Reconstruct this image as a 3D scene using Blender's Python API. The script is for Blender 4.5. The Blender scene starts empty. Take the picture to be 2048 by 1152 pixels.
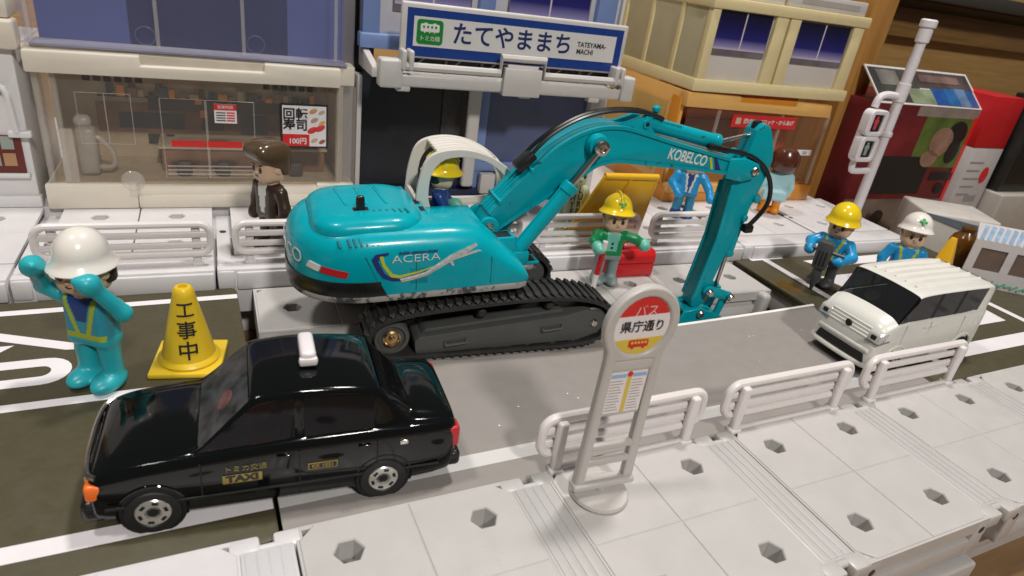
import bpy, bmesh, math, random
import numpy as np
from mathutils import Vector, Matrix, Euler
random.seed(7)
S = 0.01                                   # every length below is in centimetres; the scene is in metres
scene = bpy.context.scene
col = scene.collection

# ------------------------------------------------------------------ camera
cam_data = bpy.data.cameras.new('camera')
cam = bpy.data.objects.new('camera', cam_data); col.objects.link(cam)
Rm = Matrix(((0.90130943, 0.0774893, -0.42618859),
             (-0.41211702, 0.45642966, -0.78856296),
             (0.13341992, 0.8863788, 0.44331901)))
cam.matrix_world = Matrix.Translation(Vector((0, 0, 10.15))*S) @ Rm.to_4x4()
cam_data.sensor_width = 36; cam_data.lens = 23.04
cam_data.clip_start = 0.005; cam_data.clip_end = 20
cam_data.dof.use_dof = True; cam_data.dof.focus_distance = 19.0*S; cam_data.dof.aperture_fstop = 38.0
scene.camera = cam

# ------------------------------------------------------------------ room light
world = bpy.data.worlds.new('World'); scene.world = world; world.use_nodes = True
bg = world.node_tree.nodes['Background']
bg.inputs[0].default_value = (1.0, 0.95, 0.90, 1); bg.inputs[1].default_value = 0.075
def area(name, loc, target, size, power, color):
    l = bpy.data.lights.new(name, 'AREA'); l.shape = 'SQUARE'; l.size = size*S; l.energy = power; l.color = color
    o = bpy.data.objects.new(name, l); col.objects.link(o)
    o.location = Vector(loc)*S
    d = Vector(target)-Vector(loc); o.rotation_euler = d.to_track_quat('-Z', 'Y').to_euler()
    o['kind'] = 'structure'
    return o
area('ceiling_lamp', (30, 25, 100), (12, 14, 0), 9, 5.6, (1.0, 0.955, 0.91))
area('ceiling_lamp', (-34, 16, 100), (8, 16, 0), 9, 3.6, (1.0, 0.95, 0.90))
area('ceiling_lamp', (8, -62, 74), (10, 18, 2), 9, 6.3, (1.0, 0.95, 0.90))
scene.view_settings.view_transform = 'Standard'; scene.view_settings.look = 'None'
scene.view_settings.exposure = 0.0; scene.view_settings.gamma = 1.0
scene.view_settings.use_curve_mapping = False
scene.render.engine = 'CYCLES'
scene.cycles.use_denoising = True
scene.cycles.max_bounces = 8; scene.cycles.transparent_max_bounces = 16
scene.cycles.caustics_reflective = False; scene.cycles.caustics_refractive = False

# ------------------------------------------------------------------ materials
def lin(c):
    if isinstance(c, str):
        c = [int(c[i:i+2], 16)/255 for i in (0, 2, 4)]
        c = [x/12.92 if x <= .04045 else ((x+.055)/1.055)**2.4 for x in c]
    return (c[0], c[1], c[2], 1)
MATS = {}
def mat(name, c, rough=.42, metal=0, var=.06, vscale=1.2, bump=.0, bscale=30, coat=0, alpha=1, spec=.5, emit=0, dirt=0, sss=0):
    if name in MATS: return MATS[name]
    m = bpy.data.materials.new(name); m.use_nodes = True; MATS[name] = m
    nt = m.node_tree; n = nt.nodes; L = nt.links; p = n['Principled BSDF']
    p.inputs['Roughness'].default_value = rough; p.inputs['Metallic'].default_value = metal
    p.inputs['Coat Weight'].default_value = coat; p.inputs['Coat Roughness'].default_value = .08
    p.inputs['Specular IOR Level'].default_value = spec
    p.inputs['Alpha'].default_value = alpha
    if sss:
        p.inputs['Subsurface Weight'].default_value = sss; p.inputs['Subsurface Radius'].default_value = (.002, .0015, .001)
        p.inputs['Subsurface Scale'].default_value = 1
    base = lin(c)
    p.inputs['Base Color'].default_value = base
    if emit: p.inputs['Emission Color'].default_value = base; p.inputs['Emission Strength'].default_value = emit
    tc = n.new('ShaderNodeTexCoord')
    def noise(sc, det=3):
        t = n.new('ShaderNodeTexNoise'); t.inputs['Scale'].default_value = sc/S; t.inputs['Detail'].default_value = det
        L.new(tc.outputs['Object'], t.inputs['Vector']); return t
    colout = None
    if var:
        t = noise(vscale, 4)
        r = n.new('ShaderNodeValToRGB'); r.color_ramp.elements[0].position = .3; r.color_ramp.elements[1].position = .7
        a = [min(1, x*(1-var)) for x in base[:3]]; b = [min(1, x*(1+var)) for x in base[:3]]
        r.color_ramp.elements[0].color = (*a, 1); r.color_ramp.elements[1].color = (*b, 1)
        L.new(t.outputs['Fac'], r.inputs[0]); colout = r.outputs[0]
        # uneven gloss: finger marks and fine scuffs
        t2 = noise(2.3, 6); mr = n.new('ShaderNodeMapRange')
        mr.inputs['From Min'].default_value = .3; mr.inputs['From Max'].default_value = .75
        mr.inputs['To Min'].default_value = max(.02, rough*.82); mr.inputs['To Max'].default_value = min(1, rough*1.25+.02)
        L.new(t2.outputs['Fac'], mr.inputs[0]); L.new(mr.outputs[0], p.inputs['Roughness'])
    if dirt:
        t3 = noise(.55, 8); r3 = n.new('ShaderNodeValToRGB')
        r3.color_ramp.elements[0].position = .55; r3.color_ramp.elements[1].position = .78
        t4 = noise(9, 2); r4 = n.new('ShaderNodeValToRGB')
        r4.color_ramp.elements[0].position = .68; r4.color_ramp.elements[1].position = .74
        mx = n.new('ShaderNodeMix'); mx.data_type = 'RGBA'; mx.inputs['B'].default_value = (.16, .14, .115, 1)
        ad = n.new('ShaderNodeMath'); ad.operation = 'MAXIMUM'
        L.new(t3.outputs['Fac'], r3.inputs[0]); L.new(t4.outputs['Fac'], r4.inputs[0])
        ml = n.new('ShaderNodeMath'); ml.operation = 'MULTIPLY'; ml.inputs[1].default_value = dirt
        L.new(r3.outputs[0], ad.inputs[0]); L.new(r4.outputs[0], ad.inputs[1]); L.new(ad.outputs[0], ml.inputs[0])
        L.new(ml.outputs[0], mx.inputs['Factor'])
        if colout: L.new(colout, mx.inputs['A'])
        else: mx.inputs['A'].default_value = base
        colout = mx.outputs['Result']
    if colout: L.new(colout, p.inputs['Base Color'])
    if bump:
        t = noise(bscale, 3); b = n.new('ShaderNodeBump'); b.inputs['Strength'].default_value = bump; b.inputs['Distance'].default_value = .02*S
        L.new(t.outputs['Fac'], b.inputs['Height']); L.new(b.outputs[0], p.inputs['Normal'])
    return m
def chipped(name, c, under, rough=.3, lo=.63, hi=.66, sc=1.6):
    """paint with small worn-through chips"""
    m = mat(name, c, rough, var=.05, coat=.15, bump=.04, bscale=12, spec=.22); nt = m.node_tree; n = nt.nodes; L = nt.links; p = n['Principled BSDF']
    tc = n.new('ShaderNodeTexCoord'); t = n.new('ShaderNodeTexNoise'); t.inputs['Scale'].default_value = sc/S; t.inputs['Detail'].default_value = 9; t.inputs['Roughness'].default_value = .72
    L.new(tc.outputs['Object'], t.inputs['Vector'])
    r = n.new('ShaderNodeValToRGB'); r.color_ramp.elements[0].position = lo; r.color_ramp.elements[1].position = hi
    L.new(t.outputs['Fac'], r.inputs[0])
    mx = n.new('ShaderNodeMix'); mx.data_type = 'RGBA'; mx.inputs['B'].default_value = lin(under)
    L.new(r.outputs[0], mx.inputs['Factor']); L.new(p.inputs['Base Color'].links[0].from_socket, mx.inputs['A'])
    L.new(mx.outputs['Result'], p.inputs['Base Color']); return m
def ramp_mat(name, stops, axis, lo, hi, rough=.4):
    """printed colour gradient along an object axis (cm)"""
    m = bpy.data.materials.new(name); m.use_nodes = True; nt = m.node_tree; n = nt.nodes; L = nt.links; p = n['Principled BSDF']
    p.inputs['Roughness'].default_value = rough
    tc = n.new('ShaderNodeTexCoord'); sp = n.new('ShaderNodeSeparateXYZ'); L.new(tc.outputs['Object'], sp.inputs[0])
    mr = n.new('ShaderNodeMapRange'); mr.inputs['From Min'].default_value = lo*S; mr.inputs['From Max'].default_value = hi*S
    L.new(sp.outputs['XYZ'.index(axis)], mr.inputs[0])
    r = n.new('ShaderNodeValToRGB'); cr = r.color_ramp
    while len(cr.elements) < len(stops): cr.elements.new(.5)
    for e, (q, c) in zip(cr.elements, stops): e.position = q; e.color = lin(c)
    L.new(mr.outputs[0], r.inputs[0]); L.new(r.outputs[0], p.inputs['Base Color']); MATS[name] = m; return m
def wood(name, c1, c2, axis, rough=.45, sc=.35):
    m = bpy.data.materials.new(name); m.use_nodes = True; nt = m.node_tree; n = nt.nodes; L = nt.links; p = n['Principled BSDF']
    p.inputs['Roughness'].default_value = rough
    tc = n.new('ShaderNodeTexCoord'); mp = n.new('ShaderNodeMapping'); s = [sc*9]*3; s['XYZ'.index(axis)] = sc*.5
    mp.inputs['Scale'].default_value = [q/S for q in s]; L.new(tc.outputs['Object'], mp.inputs[0])
    t = n.new('ShaderNodeTexNoise'); t.inputs['Scale'].default_value = 1; t.inputs['Detail'].default_value = 6; t.inputs['Distortion'].default_value = .6
    L.new(mp.outputs[0], t.inputs['Vector'])
    r = n.new('ShaderNodeValToRGB'); r.color_ramp.elements[0].position = .3; r.color_ramp.elements[1].position = .72
    r.color_ramp.elements[0].color = lin(c1); r.color_ramp.elements[1].color = lin(c2)
    L.new(t.outputs['Fac'], r.inputs[0]); L.new(r.outputs[0], p.inputs['Base Color'])
    b = n.new('ShaderNodeBump'); b.inputs['Strength'].default_value = .15; b.inputs['Distance'].default_value = .02*S
    L.new(t.outputs['Fac'], b.inputs['Height']); L.new(b.outputs[0], p.inputs['Normal']); MATS[name] = m; return m

# ------------------------------------------------------------------ mesh helpers (centimetres)
def NB(): return bmesh.new()
def merge(bm, tmp, M=None, mi=0):
    if M is not None: bmesh.ops.transform(tmp, matrix=M, verts=tmp.verts)
    for f in tmp.faces: f.material_index = mi
    me = bpy.data.meshes.new('tmp'); tmp.to_mesh(me); tmp.free(); bm.from_mesh(me); bpy.data.meshes.remove(me)
def rbox(bm, c, s, r=.04, seg=2, M=None, mi=0):
    t = bmesh.new(); bmesh.ops.create_cube(t, size=1); bmesh.ops.scale(t, vec=s, verts=t.verts)
    r = min(r, min(s)*.49)
    if r > 0: bmesh.ops.bevel(t, geom=t.edges[:], offset=r, segments=seg, profile=.5, affect='EDGES', clamp_overlap=True)
    bmesh.ops.translate(t, vec=c, verts=t.verts); merge(bm, t, M, mi)
def bx(bm, x0, x1, y0, y1, z0, z1, r=.03, seg=2, M=None, mi=0):
    rbox(bm, ((x0+x1)/2, (y0+y1)/2, (z0+z1)/2), (abs(x1-x0), abs(y1-y0), abs(z1-z0)), r, seg, M, mi)
PL = {'xy': lambda u, v, t: (u, v, t), 'xz': lambda u, v, t: (u, t, v), 'yz': lambda u, v, t: (t, u, v)}
def prism(bm, poly, t0, t1, plane='xz', r=0, seg=2, M=None, mi=0, ang=.5):
    t = bmesh.new(); F = PL[plane]
    a = [t.verts.new(F(u, v, t0)) for u, v in poly]; b = [t.verts.new(F(u, v, t1)) for u, v in poly]
    n = len(poly); t.faces.new(a); t.faces.new(b[::-1])
    for i in range(n): t.faces.new((a[i], b[i], b[(i+1) % n], a[(i+1) % n]))
    bmesh.ops.recalc_face_normals(t, faces=t.faces)
    if r > 0:
        es = [e for e in t.edges if e.calc_face_angle(0) > ang]
        bmesh.ops.bevel(t, geom=es, offset=r, segments=seg, profile=.5, affect='EDGES', clamp_overlap=True)
    merge(bm, t, M, mi)
def lathe(bm, prof, n=24, M=None, mi=0, sx=1, sy=1):
    t = bmesh.new(); rings = []
    for r, z in prof:
        if r < 1e-6: rings.append([t.verts.new((0, 0, z))])
        else: rings.append([t.verts.new((r*math.cos(2*math.pi*i/n)*sx, r*math.sin(2*math.pi*i/n)*sy, z)) for i in range(n)])
    for A, B in zip(rings, rings[1:]):
        for i in range(n):
            j = (i+1) % n
            if len(A) == 1 and len(B) == 1: continue
            if len(A) == 1: t.faces.new((A[0], B[i], B[j]))
            elif len(B) == 1: t.faces.new((A[i], A[j], B[0]))
            else: t.faces.new((A[i], A[j], B[j], B[i]))
    if len(rings[0]) > 1: t.faces.new(rings[0][::-1])
    if len(rings[-1]) > 1: t.faces.new(rings[-1])
    bmesh.ops.recalc_face_normals(t, faces=t.faces); merge(bm, t, M, mi)
def cyl(bm, p0, p1, r, r1=None, n=20, bev=0, M=None, mi=0):
    p0 = Vector(p0); p1 = Vector(p1); d = p1-p0; L = d.length; r1 = r if r1 is None else r1
    Q = Matrix.Translation(p0) @ d.to_track_quat('Z', 'Y').to_matrix().to_4x4()
    pr = [(r, 0), (r1, L)] if not bev else [(r-bev, 0), (r, bev), (r1, L-bev), (r1-bev, L)]
    lathe(bm, pr, n, Q if M is None else M @ Q, mi)
def smoothpath(pts, k=6, closed=False):
    P = [Vector(p) for p in pts]; out = []; n = len(P)
    for i in range(n if closed else n-1):
        g = (lambda j: P[j % n]) if closed else (lambda j: P[max(0, min(n-1, j))])
        a, b, c, d = g(i-1), g(i), g(i+1), g(i+2)
        for q in range(k):
            t = q/k; out.append(.5*((2*b)+(c-a)*t+(2*a-5*b+4*c-d)*t*t+(3*b-a-3*c+d)*t**3))
    if not closed: out.append(P[-1])
    return out
def tube(bm, pts, r, n=10, closed=False, M=None, mi=0, sq=1):
    t = bmesh.new(); P = [Vector(p) for p in pts]; N = len(P); rings = []; up = None
    for i in range(N):
        d = (P[(i+1) % N]-P[i-1]) if closed else (P[min(i+1, N-1)]-P[max(i-1, 0)])
        d.normalize()
        if up is None: up = d.orthogonal().normalized()
        up = (up-d*up.dot(d)).normalized(); s = d.cross(up); rr = r[i] if isinstance(r, (list, tuple)) else r
        rings.append([t.verts.new(P[i]+(up*math.cos(2*math.pi*k/n)+s*math.sin(2*math.pi*k/n)*sq)*rr) for k in range(n)])
    m = N if closed else N-1
    for i in range(m):
        A, B = rings[i], rings[(i+1) % N]
        for k in range(n): t.faces.new((A[k], A[(k+1) % n], B[(k+1) % n], B[k]))
    if not closed: t.faces.new(rings[0][::-1]); t.faces.new(rings[-1])
    bmesh.ops.recalc_face_normals(t, faces=t.faces); merge(bm, t, M, mi)
def loft(bm, secs, cap=True, M=None, mi=0, closed=True):
    t = bmesh.new(); rs = [[t.verts.new(p) for p in s] for s in secs]; n = len(rs[0])
    for A, B in zip(rs, rs[1:]):
        for i in range(n if closed else n-1): t.faces.new((A[i], A[(i+1) % n], B[(i+1) % n], B[i]))
    if cap: t.faces.new(rs[0][::-1]); t.faces.new(rs[-1])
    bmesh.ops.recalc_face_normals(t, faces=t.faces); merge(bm, t, M, mi)
def rrect(x0, x1, y0, y1, r, k=5):
    out = []
    for cx, cy, a in ((x1-r, y1-r, 0), (x0+r, y1-r, 90), (x0+r, y0+r, 180), (x1-r, y0+r, 270)):
        for i in range(k+1):
            q = math.radians(a+90*i/k); out.append((cx+r*math.cos(q), cy+r*math.sin(q)))
    return out
def sheet(bm, outer, holes=(), z=0, M=None, mi=0, F=None):
    """flat face with holes, triangulated; F maps (u,v) to 3d"""
    F = F or (lambda u, v: (u, v, z)); t = bmesh.new(); es = []
    for loop in [outer]+list(holes):
        vs = [t.verts.new(F(*p)) for p in loop]
        for i in range(len(vs)): es.append(t.edges.new((vs[i], vs[(i+1) % len(vs)])))
    bmesh.ops.triangle_fill(t, use_beauty=True, use_dissolve=False, edges=es); merge(bm, t, M, mi)
def plate(bm, outer, holes, t0, t1, plane='xz', M=None, mi=0):
    """solid plate with through-holes"""
    F = PL[plane]; t = bmesh.new()
    for tt in (t0, t1):
        es = []
        for loop in [outer]+list(holes):
            vs = [t.verts.new(F(u, v, tt)) for u, v in loop]
            for i in range(len(vs)): es.append(t.edges.new((vs[i], vs[(i+1) % len(vs)])))
        bmesh.ops.triangle_fill(t, use_beauty=True, use_dissolve=False, edges=es)
    for loop in [outer]+list(holes):
        n = len(loop)
        for i in range(n):
            (u, v), (u2, v2) = loop[i], loop[(i+1) % n]
            t.faces.new([t.verts.new(F(*q)) for q in ((u, v, t0), (u2, v2, t0), (u2, v2, t1), (u, v, t1))])
    bmesh.ops.remove_doubles(t, verts=t.verts, dist=1e-5)
    bmesh.ops.recalc_face_normals(t, faces=t.faces); merge(bm, t, M, mi)
def finish(name, bm, mats, parent=None, loc=(0, 0, 0), rot=(0, 0, 0), angle=.6, recalc=False, bevel=0, subsurf=0, solid=0):
    if recalc: bmesh.ops.recalc_face_normals(bm, faces=bm.faces)
    bmesh.ops.scale(bm, vec=(S, S, S), verts=bm.verts)
    for f in bm.faces: f.smooth = True
    for e in bm.edges: e.smooth = e.calc_face_angle(0) < angle
    me = bpy.data.meshes.new(name); bm.to_mesh(me); bm.free()
    for m in (mats if isinstance(mats, (list, tuple)) else [mats]): me.materials.append(m)
    o = bpy.data.objects.new(name, me); col.objects.link(o)
    o.location = Vector(loc)*S; o.rotation_euler = rot
    if parent is not None: o.parent = parent
    if solid:
        q = o.modifiers.new('solid', 'SOLIDIFY'); q.thickness = solid*S; q.offset = -1
    if bevel:
        q = o.modifiers.new('bevel', 'BEVEL'); q.width = bevel*S; q.segments = 2; q.limit_method = 'ANGLE'; q.angle_limit = .6
    if subsurf:
        q = o.modifiers.new('sub', 'SUBSURF'); q.levels = subsurf; q.render_levels = subsurf
    return o
def thing(name, label, cat, loc=(0, 0, 0), rot=(0, 0, 0), group=None):
    o = bpy.data.objects.new(name, None); col.objects.link(o); o.empty_display_size = .01
    o.location = Vector(loc)*S; o.rotation_euler = rot if isinstance(rot, (tuple, list)) else (0, 0, rot)
    return tag(o, label, cat, group)
def tag(o, label, cat, group=None):
    o['label'] = label; o['category'] = cat
    if group: o['group'] = group
    return o
def struct(o): o['kind'] = 'structure'; return o
def text(name, s, size, m, parent, loc, rot, bold=0, align='CENTER', sx=1, shear=0, depth=.004, spacing=1, lines=1):
    cu = bpy.data.curves.new('t', 'FONT'); cu.body = s; cu.size = size*S; cu.align_x = align; cu.align_y = 'CENTER'
    cu.offset = bold*S; cu.shear = shear; cu.extrude = depth*S; cu.space_character = spacing; cu.space_line = lines; cu.resolution_u = 4
    o = bpy.data.objects.new('t', cu); col.objects.link(o)
    dg = bpy.context.evaluated_depsgraph_get(); me = bpy.data.meshes.new_from_object(o.evaluated_get(dg)); bpy.data.objects.remove(o)
    if sx != 1: me.transform(Matrix.Diagonal((sx, 1, 1, 1)))
    me.materials.clear(); me.materials.append(m)
    q = bpy.data.objects.new(name, me); col.objects.link(q)
    q.location = Vector(loc)*S; q.rotation_euler = rot
    if parent is not None: q.parent = parent
    return q
def slice_x(me, step):
    b = bmesh.new(); b.from_mesh(me); x0 = min(v.co.x for v in b.verts); x1 = max(v.co.x for v in b.verts); k = x0+step
    while k < x1:
        bmesh.ops.bisect_plane(b, geom=b.verts[:]+b.edges[:]+b.faces[:], plane_co=(k, 0, 0), plane_no=(1, 0, 0)); k += step
    b.to_mesh(me); b.free()
def copy_tree(o, parent=None):
    c = o.copy(); col.objects.link(c); c.parent = parent
    for ch in [k for k in bpy.data.objects if k.parent == o]: copy_tree(ch, c)
    return c
def hexagon(cx, cy, r, a0=0): return [(cx+r*math.cos(a0+math.pi/3*i), cy+r*math.sin(a0+math.pi/3*i)) for i in range(6)]
RA = math.radians(-2)                      # the back row is turned by two degrees
def rear(x, y, z=0): 
    dx, dy = x-1, y-19.6; c, s = math.cos(RA), math.sin(RA); return (1+c*dx-s*dy, 19.6+s*dx+c*dy, z)
ROOT_REAR = rear
FRONT = (math.pi/2, 0, 0)                  # text standing up and facing -y

# surface-nets mesher for the soft moulded toy figures
def nets(F, org, h):
    ins = F < 0; nx, ny, nz = F.shape
    c = [(i, j, k) for i in (0, 1) for j in (0, 1) for k in (0, 1)]
    sl = lambda A, i, j, k: A[i:nx-1+i, j:ny-1+j, k:nz-1+k]
    cnt = sum(sl(ins, *q).astype(int) for q in c); act = (cnt > 0) & (cnt < 8)
    pos = np.zeros((nx-1, ny-1, nz-1, 3)); num = np.zeros((nx-1, ny-1, nz-1))
    for q in c:
        for ax in range(3):
            if q[ax]: continue
            r = list(q); r[ax] = 1
            a = sl(F, *q); b = sl(F, *r); x = (a < 0) != (b < 0)
            t = np.where(x, a/np.where(x, a-b, 1), 0)
            for d in range(3): pos[..., d] += np.where(x, q[d]+(t if d == ax else 0), 0)
            num += x
    idx = -np.ones(act.shape, int); I = np.argwhere(act); idx[act] = np.arange(len(I))
    V = (pos[act]/num[act][:, None]+I)*h+np.array(org); Q = []
    for ax in range(3):
        a = np.take(ins, range(0, F.shape[ax]-1), ax); b = np.take(ins, range(1, F.shape[ax]), ax)
        o1, o2 = [d for d in range(3) if d != ax]
        for e in np.argwhere(a != b):
            if e[o1] == 0 or e[o2] == 0 or e[o1] >= F.shape[o1]-1 or e[o2] >= F.shape[o2]-1: continue
            w = []
            for s1, s2 in ((1, 1), (0, 1), (0, 0), (1, 0)):
                g = list(e); g[o1] -= s1; g[o2] -= s2; w.append(idx[tuple(g)])
            flip = a[tuple(e)]
            if ax == 1: flip = not flip
            Q.append(w if flip else w[::-1])
    return V, Q
# ================================================================== the setting
m_grey = mat('grey_plastic', (.50, .485, .47), .38, var=.03, bump=.05, bscale=14, dirt=.10, sss=.1)
m_lav = mat('pale_plastic', (.66, .645, .655), .36, var=.03, bump=.05, bscale=14, dirt=.10, sss=.1)
m_white = mat('white_plastic', (.74, .70, .69), .33, var=.02, dirt=.05, sss=.12)
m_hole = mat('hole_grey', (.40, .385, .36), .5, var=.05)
m_asph = mat('printed_asphalt', (.066, .057, .028), .48, var=.07, vscale=6, bump=.05, bscale=22, dirt=.10)
m_card = mat('grey_card', (.285, .262, .245), .5, var=.03, bump=.05, bscale=25, dirt=.06)
m_line = mat('white_road_paint', (.80, .775, .80), .42, var=.03, dirt=.06)
m_line2 = mat('worn_line_on_card', (.62, .61, .60), .45, var=.04, dirt=.1)
m_edge = mat('card_edge_white', (.82, .80, .78), .5, var=.02)
m_dark = mat('shadow_plastic_dark', (.03, .03, .03), .5)
wd_table = wood('table_wood', '6b5238', '8a6c4a', 'X')
wd_shelf = wood('shelf_wood', '9c6d33', 'b98a4c', 'Z', .42)
wd_back = wood('shelf_back_wood', 'b08a52', 'c8a368', 'X', .5)

# table the toys stand on, boards laid along x
b = NB(); bx(b, -70, 90, -25, 60, -3.2, -2.3, 0)
table = struct(finish('tabletop', b, wd_table))
for i in range(12):
    b = NB(); bx(b, -70, 90, -25+i*7.02, -25+i*7.02+6.96, -2.3, -2.12, .04)
    finish('board', b, wd_table, table)

def quad_tile(bm, x0, x1, y0, y1, hx, hy, zt, cut, hr=.30, depth=.5):
    """one quarter of a moulded deck block: chamfered outer corner, hexagonal through-hole"""
    c = .3; P = []
    for (x, y, sx, sy) in ((x0, y0, 1, 1), (x1, y0, -1, 1), (x1, y1, -1, -1), (x0, y1, 1, -1)):
        if (x, y) == cut:
            a = (x, y+sy*c); d = (x+sx*c, y)
            P += [a, d] if (sx*sy > 0) else [d, a]
        else: P.append((x, y))
    g = .014
    cx, cy = (x0+x1)/2, (y0+y1)/2
    ins = [(p[0]+(g if p[0] < cx else -g), p[1]+(g if p[1] < cy else -g)) for p in P]
    hexo = hexagon(hx, hy, hr); hexi = hexagon(hx, hy, hr-.025)
    t = NB(); sheet(t, ins, [hexo], zt)
    me = bpy.data.meshes.new('t'); t.to_mesh(me); t.free(); bm.from_mesh(me); bpy.data.meshes.remove(me)
    n = len(P)
    for i in range(n):
        j = (i+1) % n
        q = [bm.verts.new(v) for v in ((*ins[i], zt), (*ins[j], zt), (*P[j], zt-g), (*P[i], zt-g))]; bm.faces.new(q)
        q = [bm.verts.new(v) for v in ((*P[i], zt-g), (*P[j], zt-g), (*P[j], zt-.12), (*P[i], zt-.12))]; bm.faces.new(q)
    for i in range(6):
        j = (i+1) % 6
        q = [bm.verts.new(v) for v in ((*hexo[i], zt), (*hexo[j], zt), (*hexi[j], zt-.03), (*hexi[i], zt-.03))]; bm.faces.new(q)
        q = [bm.verts.new(v) for v in ((*hexi[i], zt-.03), (*hexi[j], zt-.03), (*hexi[j], zt-depth), (*hexi[i], zt-depth))]; bm.faces.new(q)
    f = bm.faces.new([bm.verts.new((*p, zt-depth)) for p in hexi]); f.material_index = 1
    bmesh.ops.remove_doubles(bm, verts=bm.verts, dist=1e-4)
def deck_block(parent, cx, y0, y1, zt, w, m, hy, F=None, front=True, rot=0, strip=.92, zb=-.85, hxo=1.33):
    """block of a deck: four quarter tiles round a cross joint, ribbed joining strip, skirt with tabs"""
    ym = (y0+y1)/2; loc = F(cx, ym, 0) if F else (cx, ym, 0)
    d = (y1-y0)/2; g = .011
    xs = ((-w, -g), (g, w)); ys = ((-d, -g), (g, d)) if len(hy) == 2 else ((-d, d),)
    root = None
    b = NB()
    # rim and joint floor under the grooves, skirt
    zr = zt-.022
    bx(b, -w-.04, w+.04, -.09, .09, zr-.1, zr, 0) if len(hy) == 2 else None
    bx(b, -.09, .09, -d, d, zr-.104, zr-.004, 0)
    for s in (-1, 1):
        bx(b, s*w-.05, s*w+.05, -d-.02, d+.02, zb+.1, zr-.006, 0)
        bx(b, -w-.05, w+.05, s*d-.05, s*d+.05, zt-.4, zr-.008, 0)
    if front:
        bx(b, -w+.5, w-.5, -d+.10, -d+.22, zb, zt-.3, .02)          # recessed wall
        bx(b, -w+.45, w-.45, -d-.06, -d+.2, zb+.05, zt-.62, .04)    # ledge
        for s in (-1, 1):
            bx(b, s*(w-.22)-.26, s*(w-.22)+.26, -d-.06, -d+.5, zb, zt-.05, .05)
            cyl(b, (s*(w-.22), -d-.065, zt-.36), (s*(w-.22), -d-.03, zt-.36), .1, n=14, mi=1)
    base = finish('deck_block', b, [m, m_dark], parent, loc, (0, 0, rot))
    for i, (x0, x1) in enumerate(xs):
        for j, (q0, q1) in enumerate(ys):
            b = NB(); hx = -hxo if i == 0 else hxo
            cutx = x0 if i == 0 else x1; cuty = q0 if j == 0 and len(ys) == 2 else q1
            quad_tile(b, x0, x1, q0, q1, hx, hy[j]-ym, zt, (cutx, cuty))
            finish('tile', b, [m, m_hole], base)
    if strip:
        b = NB(); x0 = w+.05; x1 = w+.05+strip
        bx(b, x0, x1, -d+.25, d-.25, zb+.2, zt-.026, .03)
        for k in range(4):
            q = x0+.06+(strip-.12)*k/4
            bx(b, q+.008, q+(strip-.12)/4-.008, -d+.3, d-.3, zt-.06, zt-.012, .012)
        for s in (-1, 1):                                            # hinge tabs at both ends
            bx(b, x0-.18, x0+.36, s*(d-.12)-.2, s*(d-.12)+.2, zt-.4, zt-.02, .07)
            bx(b, x1-.34, x1+.18, s*(d-.12)-.2, s*(d-.12)+.2, zt-.4, zt-.025, .07)
            cyl(b, (x0+.30, s*(d-.20), zt-.12), (x1-.30, s*(d-.20), zt-.12), .09, n=12)
        finish('joining_strip', b, m, base)
    return base

# front pavement
ZP = .25
b = NB(); bx(b, -8, 33, 5.35, 9.1, -2.12, -.30, 0)
bx(b, -8, 33, 5.22, 5.36, -1.5, -.95, .05)
for x0 in (5.2, 10.9): bx(b, x0, x0+5.3, 4.75, 5.3, -2.12, -1.12, .08)
pav = struct(finish('pavement', b, m_grey))
for cx in (-7.2, -1.95, 3.37, 8.65, 13.95, 19.15, 24.4, 29.65):
    deck_block(pav, cx, 5.0, 9.22, ZP, 2.13, m_lav if cx < 0 else m_grey, (5.85, 8.43), zb=-.95)

# road plates: dark printed plates left and right, a plain grey card in the near lane between them
def road_plate(name, x0, x1, y0, y1, lines, m=m_asph, corner=.25):
    b = NB(); prism(b, rrect(x0, x1, y0, y1, corner, 3), -.16, 0, 'xy', .03, 2, ang=1.0)
    prism(b, rrect(x0+.05, x1-.05, y0+.05, y1-.05, corner, 3), -.36, -.16, 'xy', 0)
    bx(b, x0+.6, x1-.6, y0+.3, y1-.2, -2.12, -.36, 0)
    o = struct(finish(name, b, m))
    for i, (P, mm) in enumerate(lines):
        b = NB(); sheet(b, P[0], P[1:], .004)
        finish('painted_marking', b, mm, o)
    return o
R4 = lambda x0, x1, y0, y1: [[(x0, y0), (x1, y0), (x1, y1), (x0, y1)]]
def uarc(cx, cy, r, a0, a1, k=10): return [(cx+r*math.cos(math.radians(a0+(a1-a0)*i/k)), cy+r*math.sin(math.radians(a0+(a1-a0)*i/k))) for i in range(k+1)]
ulet = [(-8, 16.55)]+uarc(-3.55, 15.98, .57, 90, -90)+[(-8, 15.41), (-8, 15.74)]+uarc(-3.62, 15.98, .22, -90, 90)+[(-8, 16.20)]
road_plate('road_left', -9.5, .96, 9.28, 19.62, [
    (R4(-9.4, .93, 10.08, 10.48), m_line), (R4(-9.4, .9, 14.48, 14.76), m_line), (R4(-9.4, .94, 18.88, 19.14), m_line),
    ([[(-5.8, 18.12), (-3.2, 16.86), (-3.02, 16.84), (-3.06, 17.16), (-5.8, 18.5)]], m_line),
    ([[(-5.8, 16.98), (-4.57, 17.02), (-4.32, 17.30), (-5.8, 17.33)]], m_line), ([ulet], m_line)])
def xbar(x0, x1, y0, y1, sk=.25): return [[(x0, y0), (x1, y0), (x1+sk, y1), (x0+sk, y1)]]
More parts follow.
